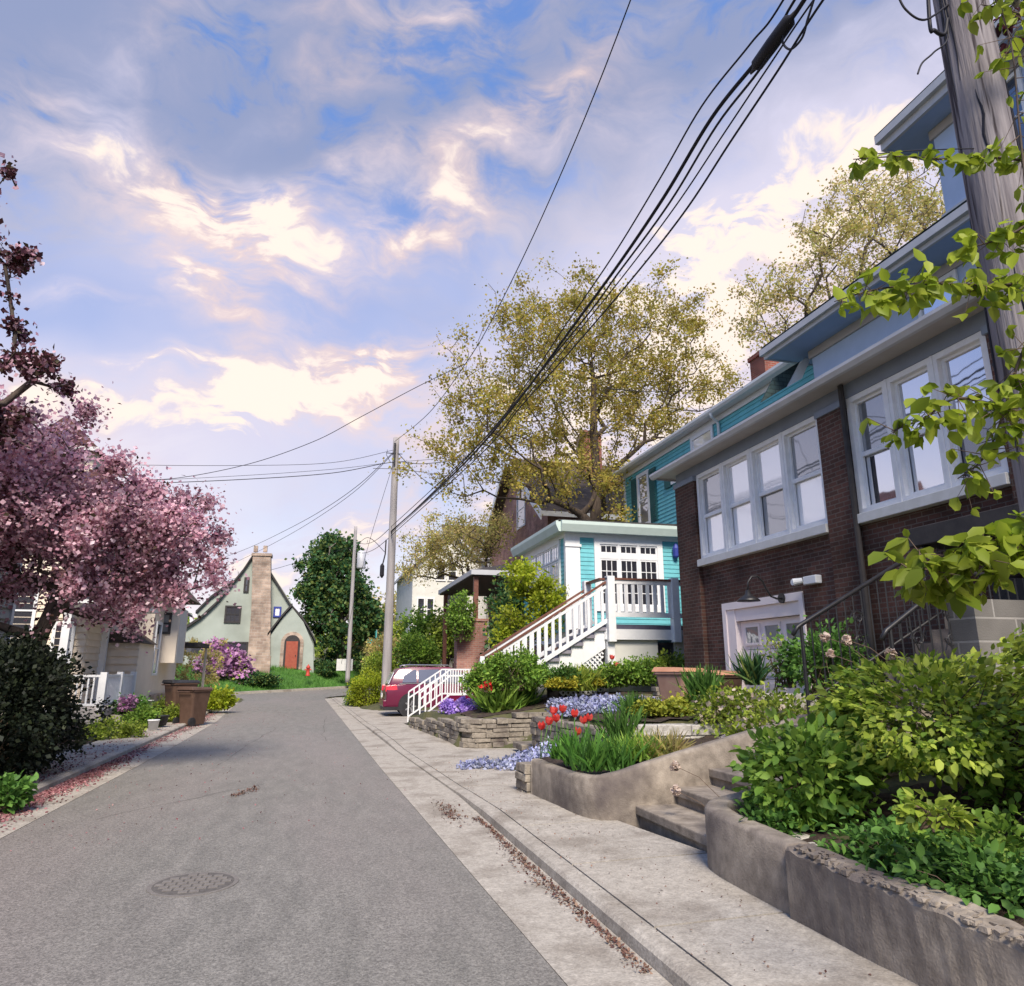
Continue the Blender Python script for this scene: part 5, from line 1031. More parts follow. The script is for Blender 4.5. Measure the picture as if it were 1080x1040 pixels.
stonewall('stone_wall', 'short pale limestone garden wall behind the concrete planter', [(4.2, 9.95), (4.3, 9.88), (5.2, 9.75), (6.3, 9.7), (7.2, 9.8)], .2, lambda s: ip(s, [0, 1, 2, 3], [.86, .87, .92, .95]), 'palestone', .13, .3, 8, (.25, .6))
stonewall('stone_wall', 'low grey stone wall running back along the blue flower carpet to the bins', [(4.0, 13.6), (4.08, 11), (4.1, 9.98)], .1, lambda s: .80, 'stone', .11, .3, 15)
stonewall('stone_edging', 'row of pale slabs edging the soil below the garage door', [(6.6, 10.6), (7.8, 10.2)], .85, lambda s: 1.24, 'palestone', .12, .25, 12, (.4, .8))
stonewall('stone_pile', 'stack of pale stones against the far end of the planter', [(2.70, 9.95), (2.72, 9.48)], .0, lambda s: .42, 'stone', .1, .25, 21, (.15, .3))
s = MB()
for i in range(5):
    x = 3.32 + i * .44; z = .25 + i * .17; s.box(x, x + .6, 5.86 + .02 * (i > 0), 7.44, z - .09, z); s.box(x + .04, x + .62, 5.9, 7.44, z - .26, z - .092)
s.box(5.5, 5.9, 5.8, 7.44, .75, .95)
tag(s.build('garden_steps', 'oldconcrete', None, False, .012), 'worn concrete steps climbing between the planter and the retaining wall', 'steps')
tag(MB().box(3.9, 4.5, 13.9, 14.6, .1, .22).build('flagstone', 'stone', bevel=.02), 'flat grey stone at the edge of the blue flower carpet', 'flagstone')
# white metal railing at the steps by the car
wr = thing('white_railing', 'white metal railing pair beside the low garden steps in front of the car', 'railing', (2.65, 21.2, .1))
for Y, d0 in ((21.75, 0), (20.85, .22)):
    b = MB(); P0, P1, P2 = (2.64 + d0, Y, .98), (3.62 + d0 * .4, Y, 1.62), (4.38, Y, 1.62)
    for dz in (0, -.18, -.70): b.obox((P0[0], Y, P0[2] + dz), (P1[0], Y, P1[2] + dz), .04, .04); b.obox((P1[0], Y, P1[2] + dz), (P2[0], Y, P2[2] + dz), .04, .04)
    x = P0[0]
    while x <= P2[0] + .01:
        z = min(1.62, P0[2] + (x - P0[0]) * (.64 / (P1[0] - P0[0]))); b.box(x - .018, x + .018, Y - .018, Y + .018, z - (.72 if x > P0[0] + .05 else .85), z); x += .155
    b.build('railing_panel', 'white', wr)
s = MB()
for i in range(5): s.box(2.7 + i * .32, 4.5, 20.9, 21.7, .0, .12 + i * .13)
tag(s.build('side_steps', 'concrete'), 'short concrete steps between the white railings', 'steps')

# ------------------------------------------------------------------ trees
tree('crabapple_tree', 'pink flowering crabapple tree overhanging the left footpath', 'tree', None,
     [(-4.5, 13, 0), (-4.46, 13, .7), (-4.4, 13.0, 1.4), (-4.3, 13.0, 2.1), (-4.1, 13, 2.9)],
     [((-4.0, 13, 4.1), (1.5, 1.9, 1.15)), ((-2.5, 12.9, 3.85), (1.0, 1.3, .65)), ((-5.0, 12.5, 4.5), (1.3, 1.7, 1.4)), ((-5.6, 12.4, 5.2), (.9, 1.2, .9)), ((-3.5, 13, 2.95), (1.1, 1.3, .65)), ((-5.0, 12.8, 3.1), (.9, 1.2, .5)), ((-3.0, 13, 3.3), (.9, 1.2, .5))], 560, .125,
     [(95000, .040, 'petal', 'blossom', 'blossom'), (9000, .07, 'quad', 'maroon', 'leaves')], .009, .3, inner=.15, spread=.15, gap=2.0)
tree('crabapple_tree', 'darker purple leaved crabapple with thin high sprays at the left edge of the sky', 'tree', None,
     [(-7.4, 9.8, 0), (-7.0, 10, 2), (-6.2, 10.2, 4.0)], [(tuple(atY(px, py, 10.6)), (rx, .5, rz2)) for px, py, rx, rz2 in ((10, 270, .35, .14), (8, 185, .18, .07), (25, 385, .45, .18), (55, 400, .22, .08), (-10, 440, .45, .3), (15, 340, .2, .08))], 64, .06,
     [(1500, .045, 'petal', 'blossom', 'blossom'), (3200, .075, 'quad', 'maroon', 'leaves')], .006, .25, inner=.1, spread=.07, gap=1.5)
tree('golden_maple_tree', 'large spreading tree with sparse golden green spring leaves rising behind the sunroom', 'tree', None,
     [(11.35, 28.6, 1), (11.4, 28.6, 3), (11.35, 28.6, 5), (11.4, 28.6, 7.5), (11.55, 28.6, 10), (11.45, 28.6, 12), (11.55, 28.6, 14.7), (11.35, 28.6, 17.5)],
     [((10.4, 28.8, 13.6), (6.0, 3.6, 5.0)), ((15.4, 29.2, 15.9), (3.9, 2.8, 4.1)), ((6.2, 28.8, 11.6), (3.1, 2.8, 2.6)), ((8.6, 28, 10.0), (2.6, 2.2, 1.5)), ((10.5, 28.6, 17.2), (3.9, 3, 2.4)), ((14.8, 29, 18.2), (2.6, 2, 1.8)), ((10.6, 27.6, 9.3), (3.8, 2.4, 1.3))], 950, .34,
     [(62000, .118, 'quad', 'spring', 'crown')], .011, .6, 'bark', .2, .31, gap=2., tp=.62)
tree('golden_maple_tree', 'pale leaved tree showing above the roofs behind the blue upper storey', 'tree', None,
     [(19, 20, 1), (19, 20, 6), (19, 20, 12)], [((19.5, 20, 17.2), (2.9, 3, 3.1)), ((16.3, 20.4, 14.6), (2.2, 2.5, 2.0)), ((22, 20, 20), (2.2, 2.5, 2.5))], 420, .25,
     [(22000, .10, 'quad', 'springpale', 'crown')], .012, .5, 'bark', .25, .28, gap=2.2, tp=.62)
q = atY(520, 690, 38)
tree('young_maple_tree', 'small fine branched tree with pale orange green leaves over the porch roof', 'tree', None,
     [(q[0], 38, 1.5), (q[0] - .1, 38, 4), (q[0] - .3, 38, 6)], [((7.0, 38, 8.3), (2.6, 2.2, 1.8)), ((5.3, 38, 7.2), (1.7, 1.6, 1.2)), ((8.3, 38, 9.2), (1.8, 1.6, 1.2))], 330, .13, [(11000, .11, 'quad', 'springpale', 'crown')], .012, .45, 'bark', .2, .28)
q = atY(345, 700, 57)
tree('evergreen_tree', 'tall dark evergreen with a pale forked trunk right of the sage cottage', 'tree', None,
     [(1.6, 57, 1.6), (1.55, 57, 3), (1.5, 57, 5), (1.4, 57, 8), (1.4, 57, 11)], [((1.5, 57, 5.6), (3.1, 2.4, 1.9)), ((1.1, 57, 7.8), (2.7, 2.3, 2.1)), ((1.0, 57, 10.1), (1.9, 1.8, 1.9)), ((-.9, 57, 8.4), (1.3, 1.2, 2.2)), ((-.2, 57, 10.2), (1.0, 1.2, 1.6)), ((3.5, 57, 5.6), (1.0, 1.4, 1.9))], 420, .3, [(34000, .26, 'quad', 'evergreen', 'crown')], .03, .5, 'greybark', .3, .3)
for (px, py, Y, r, h, m_, lb) in ((393, 700, 62, 2.2, 5.8, 'springpale', 'thin pale yellow tree directly left of the tall pole'), (424, 705, 50, 1.2, 3.4, 'olive', 'small green tree just right of the tall pole'), (443, 705, 42, 1.1, 3.3, 'shrub', 'slender blue green tree in front of the pale grey house'),
        (412, 705, 75, 3.4, 8, 'springpale', 'broad pale tree farthest away behind the tall pole'), (268, 640, 75, 2.4, 6.8, 'springpale', 'pale green tree top showing behind the cottage chimney'), (470, 705, 40, .9, 3.0, 'olive', 'thin green tree left of the brick pier')):
    q = atY(px, 705, Y); tree('distant_tree', lb, 'tree', None, [(q[0], Y, 1), (q[0] + .1, Y, 2), (q[0], Y, 1.8 + h * .35)], [((q[0], Y, 1.6 + h * .62), (r, r, h * .42)), ((q[0] - r * .4, Y, 1.6 + h * .4), (r * .7, r * .7, h * .22)), ((q[0] + r * .5, Y, 1.6 + h * .75), (r * .6, r * .6, h * .2))], 130, .12, [(3200, .17 if Y < 55 else .26, 'quad', m_, 'crown')], .015, .5, 'bark', .15, .28)
q = atY(556, 700, 20.6)
tree('chartreuse_maple_tree', 'small chartreuse leaved maple beside the sunroom and porch stair', 'tree', None,
     [(5.9, 20.2, .9), (5.95, 20.3, 1.6), (5.85, 20.3, 2.3)], [((5.85, 20.4, 4.15), (.75, .7, .5)), ((6.35, 20.2, 3.7), (.6, .7, .55)), ((5.5, 20.2, 3.1), (.65, .6, .4)), ((5.35, 20.4, 2.5), (.55, .6, .3)), ((6.2, 20.2, 2.9), (.5, .6, .4))], 190, .07, [(6500, .10, 'leaf', 'chart', 'crown')], .008, .2, 'bark', .2, .13)
def B(px, py, Y): return atY(px, py, Y)
def shrub_at(name, lb, cat, px, py, Y, rx, rzz, m_, n, sz, tpl='leaf', spread=.1, ncl=60, group=None, ry=None, **k):
    c = atY(px, py, Y); return bush(name, lb, cat, group, [((c[0], Y, c[2]), (rx, ry or rx, rzz))], ncl, n, sz, tpl, m_, spread, **k)
# dark conifer at the street's left edge
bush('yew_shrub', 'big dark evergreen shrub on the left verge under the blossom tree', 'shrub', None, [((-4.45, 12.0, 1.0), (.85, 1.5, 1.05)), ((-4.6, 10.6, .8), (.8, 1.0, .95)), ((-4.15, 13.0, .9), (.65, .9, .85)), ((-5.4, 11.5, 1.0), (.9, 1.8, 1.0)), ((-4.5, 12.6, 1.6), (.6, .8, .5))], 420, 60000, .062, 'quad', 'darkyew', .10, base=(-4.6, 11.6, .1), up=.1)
shrub_at('low_shrub', 'bright green spreading shrub at the foot of the dark shrub', 'shrub', 118, 775, 19.3, .62, .30, 'olive', 5000, .06, 'quad', .07)
shrub_at('hosta_plant', 'leafy green plant at the very left edge beside the pink littered kerb', 'plant', 6, 838, 10.2, .22, .14, 'cover', 500, .09, 'leaf', .04, 30)
for (px, py, Y, rx, rz2, m_, lb) in ((140, 748, 23.5, .45, .28, 'cover', 'green leafy clump in front of the white porch railing'), (150, 760, 22.3, .45, .25, 'shrub', 'blue green flower clump left of the white bucket'), (170, 748, 26, .7, .3, 'olive', 'wide yellow green bush between the bay and the bins'),
        (186, 755, 24.5, .38, .2, 'olive', 'small rounded bush against the bins'), (230, 738, 30, .55, .3, 'chart', 'yellow green bush just beyond the bins'), (205, 700, 38, 1.5, 1.1, 'springpale', 'tall pale green bush beyond the dark porch roof')):
    shrub_at('garden_shrub', lb, 'shrub', px, py, Y, rx, rz2, m_, 2600, .07 if Y < 30 else .11, 'leaf' if Y < 25 else 'quad', .09, 50)
bush('lilac_bush', 'lilac bush in pink purple bloom in front of the cottage', 'bush', None, [((-6.0, 50.0, 1.9), (1.5, 1.1, 1.1)), ((-4.8, 50.0, 1.4), (1.1, .9, .7)), ((-6.4, 50, 2.7), (.7, .7, .6))], 110, 5200, .15, 'petal', 'lilac', .16, extra=((1500, .16, 'quad', 'olive', 'leaves'),))
shrub_at('low_hedge', 'low dark green shrub row at the lawn edge under the lilac', 'hedge', 272, 717, 49.6, 1.5, .24, 'evergreen', 3000, .14, 'quad', .12, 120, ry=.5)
shrub_at('garden_shrub', 'round dark shrub between the cottage door and the evergreen trunk', 'shrub', 343, 704, 54.5, .9, .5, 'evergreen', 2500, .13, 'quad', .1, 60)
shrub_at('garden_shrub', 'dark shrub mass under the tall evergreen', 'shrub', 372, 698, 58, 2.6, .9, 'evergreen', 5000, .2, 'quad', .2, 90)
tag(MB().box(*sorted((atY(355, 700, 53)[0], atY(372, 700, 53)[0])), 53, 53.1, 1.5, 2.3).build('garden_fence', 'greywhite'), 'short pale fence under the evergreen beside the far pole', 'fence')
for (px, py, Y, rx, rz2, m_, n, sz, lb) in ((388, 728, 33, .85, .75, 'chart', 6000, .08, 'tall yellow green bush on the right verge before the car'), (398, 706, 35, .7, .75, 'olive', 5000, .09, 'olive bush behind the yellow green one on the right verge'), (374, 738, 34, .4, .25, 'cover', 1500, .08, 'low green bush at the right kerb far down the street'), (404, 690, 38, 1.0, .9, 'springpale', 4000, .12, 'pale feathery bush at the foot of the tall pole')):
    shrub_at('verge_bush', lb, 'bush', px, py, Y, rx, rz2, m_, n, sz, 'quad', .12, 80)
shrub_at('verge_bush', 'deep green bush behind the car roof', 'bush', 440, 690, 36, 1.1, .8, 'shrub', 4000, .12, 'quad', .14, 80)
bush('holly_tree', 'dense dark green bush filling the shade under the porch roof', 'bush', None, [((6.9, 25.5, 3.4), (.9, 1, 1.4)), ((6.6, 25.4, 2.2), (.8, .9, .8))], 160, 9000, .12, 'quad', 'evergreen', .16)
shrub_at('garden_shrub', 'grey green shrub climbing the porch column', 'shrub', 487, 650, 27.2, .45, .9, 'shrub', 3000, .09, 'quad', .12, 60)

# planting along the stone wall in front of the turquoise house
for (px, py, Y, rx, rz2, m_, n, sz, tp_, lb) in ((545, 708, 16.4, .72, .42, 'shrub', 8000, .075, 'leaf', 'large peony like dark green bush below the porch stair'), (510, 718, 17.4, .45, .32, 'shrub', 3000, .07, 'leaf', 'dark green leafy clump beside the red poppies'), (590, 716, 16.35, .42, .22, 'cover', 3200, .07, 'leaf', 'green leafy bush under the stair lattice'),
        (640, 714, 16.5, .38, .2, 'shrub', 2200, .07, 'leaf', 'dark green perennial left of the pink tulips'), (665, 712, 16.4, .5, .2, 'shrub', 2500, .07, 'leaf', 'green perennial clump below the white deck wall'), (705, 704, 16.6, .6, .24, 'olive', 3600, .07, 'leaf', 'leafy hedge below the dark basement window'), (682, 706, 16.4, .4, .25, 'shrub', 1600, .07, 'leaf', 'green clump under the deck wall, right of the pink tulips')):
    shrub_at('garden_shrub', lb, 'shrub', px, py, Y, rx, rz2, m_, n, sz, tp_, .08, 60)
def tuft_at(lb, px, py, Y, n, h, sp_, m_, name='grass_tuft', **k):
    c = atY(px, py, Y); return tuft(name, lb, 'ornamental grass', None, (c[0], Y, c[2]), n, h, sp_, m_, **k)
tuft_at('fine blue green grass fountain on the dry stone wall', 528, 752, 16.6, 1100, .55, .30, 'shrub', lean=.6)
tuft_at('bright green grass clump behind the dry stone wall', 548, 750, 16.9, 700, .5, .25, 'cover', lean=.5)
tuft_at('yellow green grass fountain at the centre of the upper bed', 607, 728, 16.5, 1100, .45, .35, 'olive', lean=.6)
tuft_at('dark spiky grass tuft in front of the garage door', 795, 722, 11.2, 220, .45, .12, 'evergreen', lean=.5)
tuft_at('green grass tuft by the brown bin', 742, 738, 10.6, 420, .4, .16, 'cover', lean=.4)
tuft_at('blue green grass tuft on the pale stone wall', 668, 753, 10.9, 380, .26, .13, 'cover', lean=.6)
def mound(name, lb, px, py, Y, rx, rz2, m_, n=1500, sz=.04, ry=None, extra=()):
    c = atY(px, py, Y); return bush(name, lb, 'flowers', None, [((c[0], Y, c[2]), (rx, ry or rx, rz2))], 60, n, sz, 'petal', m_, .05, stems=False, inner=.55, up=.8, extra=extra)
mound('phlox_mound', 'larger purple phlox cushion spilling over the wall end', 486, 750, 18.0, .5, .26, 'purple', 4600)
mound('phlox_mound', 'smaller purple phlox cushion low beside the white railing', 463, 760, 19.4, .26, .16, 'purple', 2000)
mound('sedum_mound', 'grey green cushion plant beside the purple phlox', 477, 758, 18.0, .24, .13, 'olive', 1500, .04)
mound('alyssum_mound', 'low yellow flower mat at the front of the upper bed', 592, 721, 16.0, .36, .09, 'yellowfl', 1500)
mound('alyssum_mound', 'small yellow flower patch right of the grass fountain', 627, 719, 16.3, .2, .08, 'yellowfl', 700)
mound('yellow_ground_cover', 'band of yellow foliage along the bed above the pale wall', 702, 748, 10.6, .55, .09, 'yellowgrass', 3000, .04, .3)
mound('yellow_ground_cover', 'brighter yellow foliage patch near the bins', 735, 744, 10.9, .5, .12, 'yellowfl', 2000, .04, .3, extra=((900, .05, 'quad', 'cover', 'leaves'),))
for (px, py, Y, lb) in ((760, 752, 9.9, 'loose leafy perennials with pale buds above the pale wall'), (790, 745, 9.6, 'yellow green perennials left of the handrail post'), (828, 760, 8.3, 'leafy sprawl at the head of the steps'), (805, 775, 7.9, 'chartreuse sprigs leaning over the planter rim')):
    shrub_at('perennial_clump', lb, 'plant', px, py, Y, .42, .22, 'olive', 1500, .06, 'leaf', .09, 50, extra=((160, .05, 'petal', 'dried', 'buds'),))
shrub_at('garden_shrub', 'small upright shrub with thin stems before the garage door', 'shrub', 826, 700, 9.3, .26, .34, 'olive', 300, .05, 'leaf', .08, 50)
shrub_at('garden_shrub', 'dense green shrub in the shade beside the handrail foot', 'shrub', 868, 700, 8.8, .5, .42, 'cover', 2600, .07, 'leaf', .1, 60)

# lavender blue flower carpet
P = []
while len(P) < 8500:
    x, y = random.uniform(2.35, 5.6), random.uniform(9.6, 15.0); t = (x - 2.4) / 3.0
    yc = 12.1 + t * 1.1 + .3 * math.sin(x * 3); wd = .25 + 1.9 * t - .2 * t * t
    if abs(y - yc) < wd * random.uniform(.5, 1.05): P.append((x, y, float(max(hgt(x, y), swz(y) if x < 3 else -1)) + random.uniform(.01, .04 + .20 * min(1, t * 1.6))))
P = np.array(P); fc = npmesh('flower_carpet', *leafcloud(P, .06, 'quad', up=.5), 'bluecover'); tag(fc, 'lavender blue flower carpet spilling onto the footpath between the stone wall and the planter', 'flowers', kind='stuff')

# planter bed
sgrid = MB(); nX, nY = 26, 22; X0, X1, Y0_, Y1_ = 2.94, 5.6, 7.61, 9.9
for j in range(nY + 1):
    for i in range(nX + 1):
        x = X0 + (X1 - X0) * i / nX; y = Y0_ + (Y1_ - Y0_) * j / nY; sgrid.v.append((x, y, .43 + .10 * (x - 2.9) + .02 * math.sin(x * 17 + y * 5) * math.cos(y * 13 - x * 3)))
for j in range(nY):
    for i in range(nX): a = j * (nX + 1) + i; sgrid.f.append((a, a + 1, a + nX + 2, a + nX + 1))
tag(sgrid.build('planter_soil', 'soil', None, True), kind='structure')
def soil(name, x0, x1, y0, y1, n=20, m_='soil', dz=.012):
    b = MB()
    for j in range(n + 1):
        for i in range(n + 1): x = x0 + (x1 - x0) * i / n; y = y0 + (y1 - y0) * j / n; b.v.append((x, y, float(hgt(x, y)) + dz + .02 * math.sin(x * 13 + y * 7) * math.cos(y * 11)))
    for j in range(n):
        for i in range(n): a = j * (n + 1) + i; b.f.append((a, a + 1, a + n + 2, a + n + 1))
    return tag(b.build(name, m_, None, True), kind='structure')
soil('bed_soil', 4.3, 7.4, 10.0, 13.3); soil('upper_bed_soil', 3.3, 8, 15.55, 19); soil('near_bed_soil', 3.25, 8, -1.5, 5.5, 40); soil('left_bed_soil', -6.1, -4.75, 7, 22, 30)
tuft_at('green tulip leaves at the left end of the planter', 645, 806, 8.9, 130, .30, .18, 'cover', 'tulip_foliage', lean=.45)
tuft_at('bright green leaf clump at the centre of the planter', 612, 806, 8.7, 150, .34, .20, 'grass', 'tulip_foliage', lean=.45)
tuft_at('bright green leaf clump nearest the planter front', 624, 812, 8.0, 130, .32, .14, 'grass', 'tulip_foliage', lean=.45)
tuft_at('bright green leaves by the planter front wall under the tulips', 650, 812, 8.0, 110, .28, .14, 'grass', 'tulip_foliage', lean=.5)
tuft_at('small green tuft at the left rim of the planter', 592, 800, 8.9, 120, .26, .13, 'grass', 'tulip_foliage', lean=.5)
tuft_at('leafy stems before the pale wall in the planter', 652, 785, 9.6, 160, .42, .14, 'cover', 'tulip_foliage', lean=.35)
tuft_at('blue grey fescue tuft in the planter', 672, 800, 8.6, 700, .26, .20, 'shrub', lean=1.0)
tuft_at('straw coloured grass tuft lying at the right of the planter', 702, 798, 8.5, 600, .26, .20, 'springpale', lean=1.2)
TU = thing('tulip', 'open red tulip', 'tulip', (0, 0, 0), 'red tulips in the planter')
MB().tube([(0, 0, -.42), (.01, 0, -.2), (0, 0, 0)], .006, 5).build('stem', 'cover', TU, True)
V = []; Fc = []
for k_ in range(6):
    a = k_ * math.pi / 3; r1 = 1 if k_ % 2 else .9
    for (u, w_, z) in ((.006, 0, 0), (.035 * r1, -.028, .03), (.035 * r1, .028, .03), (.05 * r1, -.026, .075), (.05 * r1, .026, .075), (.052 * r1, 0, .11)):
        V.append((u * math.cos(a) - w_ * math.sin(a), u * math.sin(a) + w_ * math.cos(a), z))
    o = k_ * 6; Fc += [(o, o + 1, o + 2, o + 2), (o + 1, o + 3, o + 4, o + 2), (o + 3, o + 5, o + 4, o + 4)]
b = MB(); b.v = V; b.f = [tuple(dict.fromkeys(f)) for f in Fc]; b.build('bloom', 'red', TU)
tl = [((583, 750), 'tallest red tulip at the back left of the cluster'), ((593, 748), 'red tulip at the back right of the left group'), ((578, 761), 'red tulip low in the left group of the cluster'), ((587, 758), 'red tulip in the middle of the left group'), ((571, 766), 'leftmost red tulip hanging outward'),
      ((606, 753), 'single red tulip between the two groups'), ((616, 760), 'left red tulip of the right pair'), ((621, 757), 'right red tulip of the right pair'), ((609, 772), 'lowest tulip, pinker and nearest the planter soil')]
for i, ((px, py), lb) in enumerate(tl):
    q = atY(px, py + 4, 9.2 + .25 * math.sin(i * 2)); t = TU if i == 0 else copy_tree(TU); t.location = q; t['label'] = lb; t.rotation_euler = (.15 * math.sin(i), .2 * math.cos(i * 1.7), i); t.scale = (1.0,) * 3
for (px, py, Y, lb) in ((645, 696, 16.4, 'pink red tulip standing alone against the white deck wall'), (650, 704, 16.3, 'lower dark red tulip against the white deck wall')):
    t = copy_tree(TU); t.location = atY(px, py, Y); t['label'] = lb; t['group'] = 'tulips below the deck'; t.scale = (1.15,) * 3
c = atY(513, 724, 16.3)
bush('poppy_plant', 'cluster of red poppies among dark leaves beside the grass fountain', 'flowers', None, [((c[0], 16.3, c[2]), (.12, .12, .12))], 10, 90, .05, 'petal', 'red', .03, inner=.2)

# foreground shrubs on the near bed
bush('hydrangea_shrub', 'broad leaved green shrub bulging over the curved wall end', 'shrub', None, [((3.78, 5.15, .85), (.40, .42, .32)), ((4.2, 5.4, .98), (.42, .34, .3)), ((3.62, 5.2, .68), (.24, .26, .15))], 150, 3000, .088, 'leaf', 'shrub', .075, base=(4.0, 5.5, .5), inner=.5, up=.5, flat=.7)
bush('spirea_shrub', 'large airy olive green shrub filling the right foreground bed', 'shrub', None, [((4.9, 5.0, 1.30), (.7, .8, .40)), ((5.4, 4.5, 1.5), (.7, .8, .40)), ((4.4, 4.6, 1.14), (.45, .7, .26)), ((4.6, 5.3, 1.12), (.45, .4, .28)), ((5.0, 3.7, 1.42), (.5, .6, .30))], 230, 9500, .072, 'leaf', 'olive', .095, base=(5.0, 4.8, .55), inner=.5, up=.5, outw=.9, flat=.4)
bush('leafy_shrub', 'dark inner shrub in the shade beneath the airy one', 'shrub', None, [((5.2, 4.4, .95), (.7, 1.0, .35)), ((4.9, 3.6, .9), (.45, .7, .3))], 120, 2600, .07, 'leaf', 'shrub', .09, base=(5.2, 4.3, .5), inner=.2, flat=.4)
for (x, y, r, n, m_, lb) in ((3.62, 4.1, .35, 1500, 'cover', 'bright leafy ground cover at the wall break'), (3.6, 3.4, .38, 1800, 'cover', 'lush ground cover along the near wall, widest patch'), (4.0, 2.9, .5, 2000, 'cover', 'ground cover at the lower right corner behind the wall'), (4.1, 3.8, .45, 2000, 'shrub', 'darker ground cover below the hanging branch'), (3.42, 5.15, .2, 900, 'cover', 'small feathery leaves along the rim of the curved wall'), (3.5, 2.4, .35, 1400, 'cover', 'ground cover at the bottom right edge against the crumbling wall')):
    z = float(hgt(x, y)); bush('ground_cover', lb, 'plant', None, [((x, y, z + .08), (r, r * 1.3, .13))], 90, n, .06, 'leaf', m_, .06, inner=.15, up=.8, twigr=.003)
q = atY(960, 870, 3.6)
shrub_at('fern_sprig', 'lone arching leaf sprig standing above the ground cover', 'plant', 985, 858, 3.5, .16, .035, 'olive', 220, .06, 'leaf', .03, 20)
for (px, py, Y, r, lb) in ((870, 672, 7.1, .05, 'dried hydrangea head at the handrail post, left of two'), (893, 675, 7.0, .055, 'dried hydrangea head right of the handrail post'), (876, 690, 7.0, .04, 'small dried flower head just under the pair'), (712, 808, 6.9, .045, 'dried flower head hanging over the upper garden step'), (713, 834, 6.7, .045, 'dried flower head hanging over the lowest garden step'), (940, 690, 5.6, .05, 'pale dried flower head in the airy shrub')):
    c = atY(px, py, Y); r_ = thing('dried_flower', lb, 'flower head', tuple(c), None)
    P = np.array(c) + unit(rng.normal(size=(90, 3))) * r * rng.uniform(.5, 1, (90, 1)); npmesh('petals', *leafcloud(P, .03, 'petal'), 'dried', r_)
    end = np.array([c[0] + .35, c[1] - .3, c[2] - .30]); MB().tube([tuple(c), tuple((c + end) / 2 + (0, 0, .06)), tuple(end)], .004, 4).build('stem', 'twig', r_)
for (px, py, Y, w_, lb) in ((830, 880, 5.0, .22, 'flat pale stone lying on the bed by the wall break'), (862, 892, 4.7, .14, 'smaller tilted stone beside the flat one')):
    c = atY(px, py, Y); b = MB(); b.hexa([(c[0] - w_, Y - .12, c[2] - .06), (c[0] + w_, Y - .1, c[2] - .06), (c[0] + w_ * .8, Y + .14, c[2] - .06), (c[0] - w_, Y + .12, c[2] - .06), (c[0] - w_ * .9, Y - .1, c[2]), (c[0] + w_ * .9, Y - .09, c[2] - .01), (c[0] + w_ * .7, Y + .12, c[2]), (c[0] - w_ * .85, Y + .1, c[2] + .01)]); tag(b.build('garden_stone', 'palestone', None, False, .02), lb, 'stone')

# boxelder branches reaching in from the right around the near pole
def spray(lb, pts, n, size, m_='maple', droop=.5, sp_=.05, dens=3):
    root = thing('maple_branch', lb, 'branch', tuple(pts[0])); P = catmull(pts, 8); L_ = len(P); MB().tube(P, [.010 - .007 * i / (L_ - 1) for i in range(L_)], 5).build('branch', 'bark', root, True)
    C_ = []; D_ = []; tw = []
    for i in range(n):
        t = rng.uniform(.08, 1); j = min(L_ - 1, int(t * (L_ - 1))); c = P[j] + np.array([rng.normal() * sp_, rng.normal() * sp_, rng.normal() * sp_ - .3 * sp_]); tw.append((P[j], c)); out = unit(rng.normal(size=3) * (1, 1, .3))
        for k_ in range(dens): C_.append(c); D_.append(unit(out + rng.normal(size=3) * .6 + np.array([0, 0, -droop * 1.5])))
    A = np.array([a for a, _ in tw]); Bt = np.array([b_ for _, b_ in tw]); npmesh('twigs', *segtubes(A, Bt, np.full(len(A), .003), np.full(len(A), .0015), 4), 'twig', root)
    npmesh('leaves', *leafcloud(np.array(C_), size, 'leaf', dirs=np.array(D_), up=.5), m_, root); return root
Yb = 3.0
spray('thin leafy branch crossing the sky at the top right', [atY(1095, 172, 2.9), atY(1050, 166, 2.95), atY(1000, 168, 3.), atY(950, 165, 3.05), atY(900, 168, 3.1)], 44, .085, sp_=.03)
spray('leafy branch over the gutter of the brick house', [atY(1095, 300, 2.7), atY(1040, 300, 2.8), atY(980, 300, 2.9), atY(925, 305, 3.), atY(880, 318, 3.1)], 70, .09, sp_=.055)
spray('leafy branch in front of the large upper window', [atY(1095, 440, 2.6), atY(1060, 430, 2.7), atY(1010, 420, 2.8), atY(975, 440, 2.9), atY(940, 455, 3.)], 60, .085, sp_=.06)
spray('dense leafy branch at the right edge beside the added lantern', [atY(1100, 330, 2.6), atY(1075, 380, 2.7), atY(1060, 430, 2.8), atY(1040, 480, 2.9), atY(1010, 505, 3.0)], 48, .088, sp_=.08)
spray('brightest low branch hanging in front of the entry handrail', [atY(1110, 560, 2.1), atY(1060, 575, 2.2), atY(1010, 590, 2.3), atY(960, 605, 2.4)], 95, .085, sp_=.06)
spray('leafy shoots climbing the right side of the near pole', [atY(1095, 330, 2.8), atY(1085, 230, 2.8), atY(1075, 130, 2.8), atY(1065, 40, 2.8), atY(1040, -20, 2.9)], 52, .08, sp_=.09)
spray('tuft of leaves high on the near pole', [atY(1090, 20, 2.9), atY(1060, 10, 2.9), atY(1035, 5, 2.9)], 22, .08, sp_=.06)
spray('reddish leaf cluster at the top right corner', [atY(1100, 60, 3.1), atY(1085, 30, 3.1), atY(1060, 5, 3.1)], 40, .075, 'maroon', sp_=.08)
spray('hanging leaf tips beside the pole in front of the blue storey', [atY(1095, 230, 2.7), atY(1060, 250, 2.8), atY(1020, 262, 2.9)], 34, .085, sp_=.05)

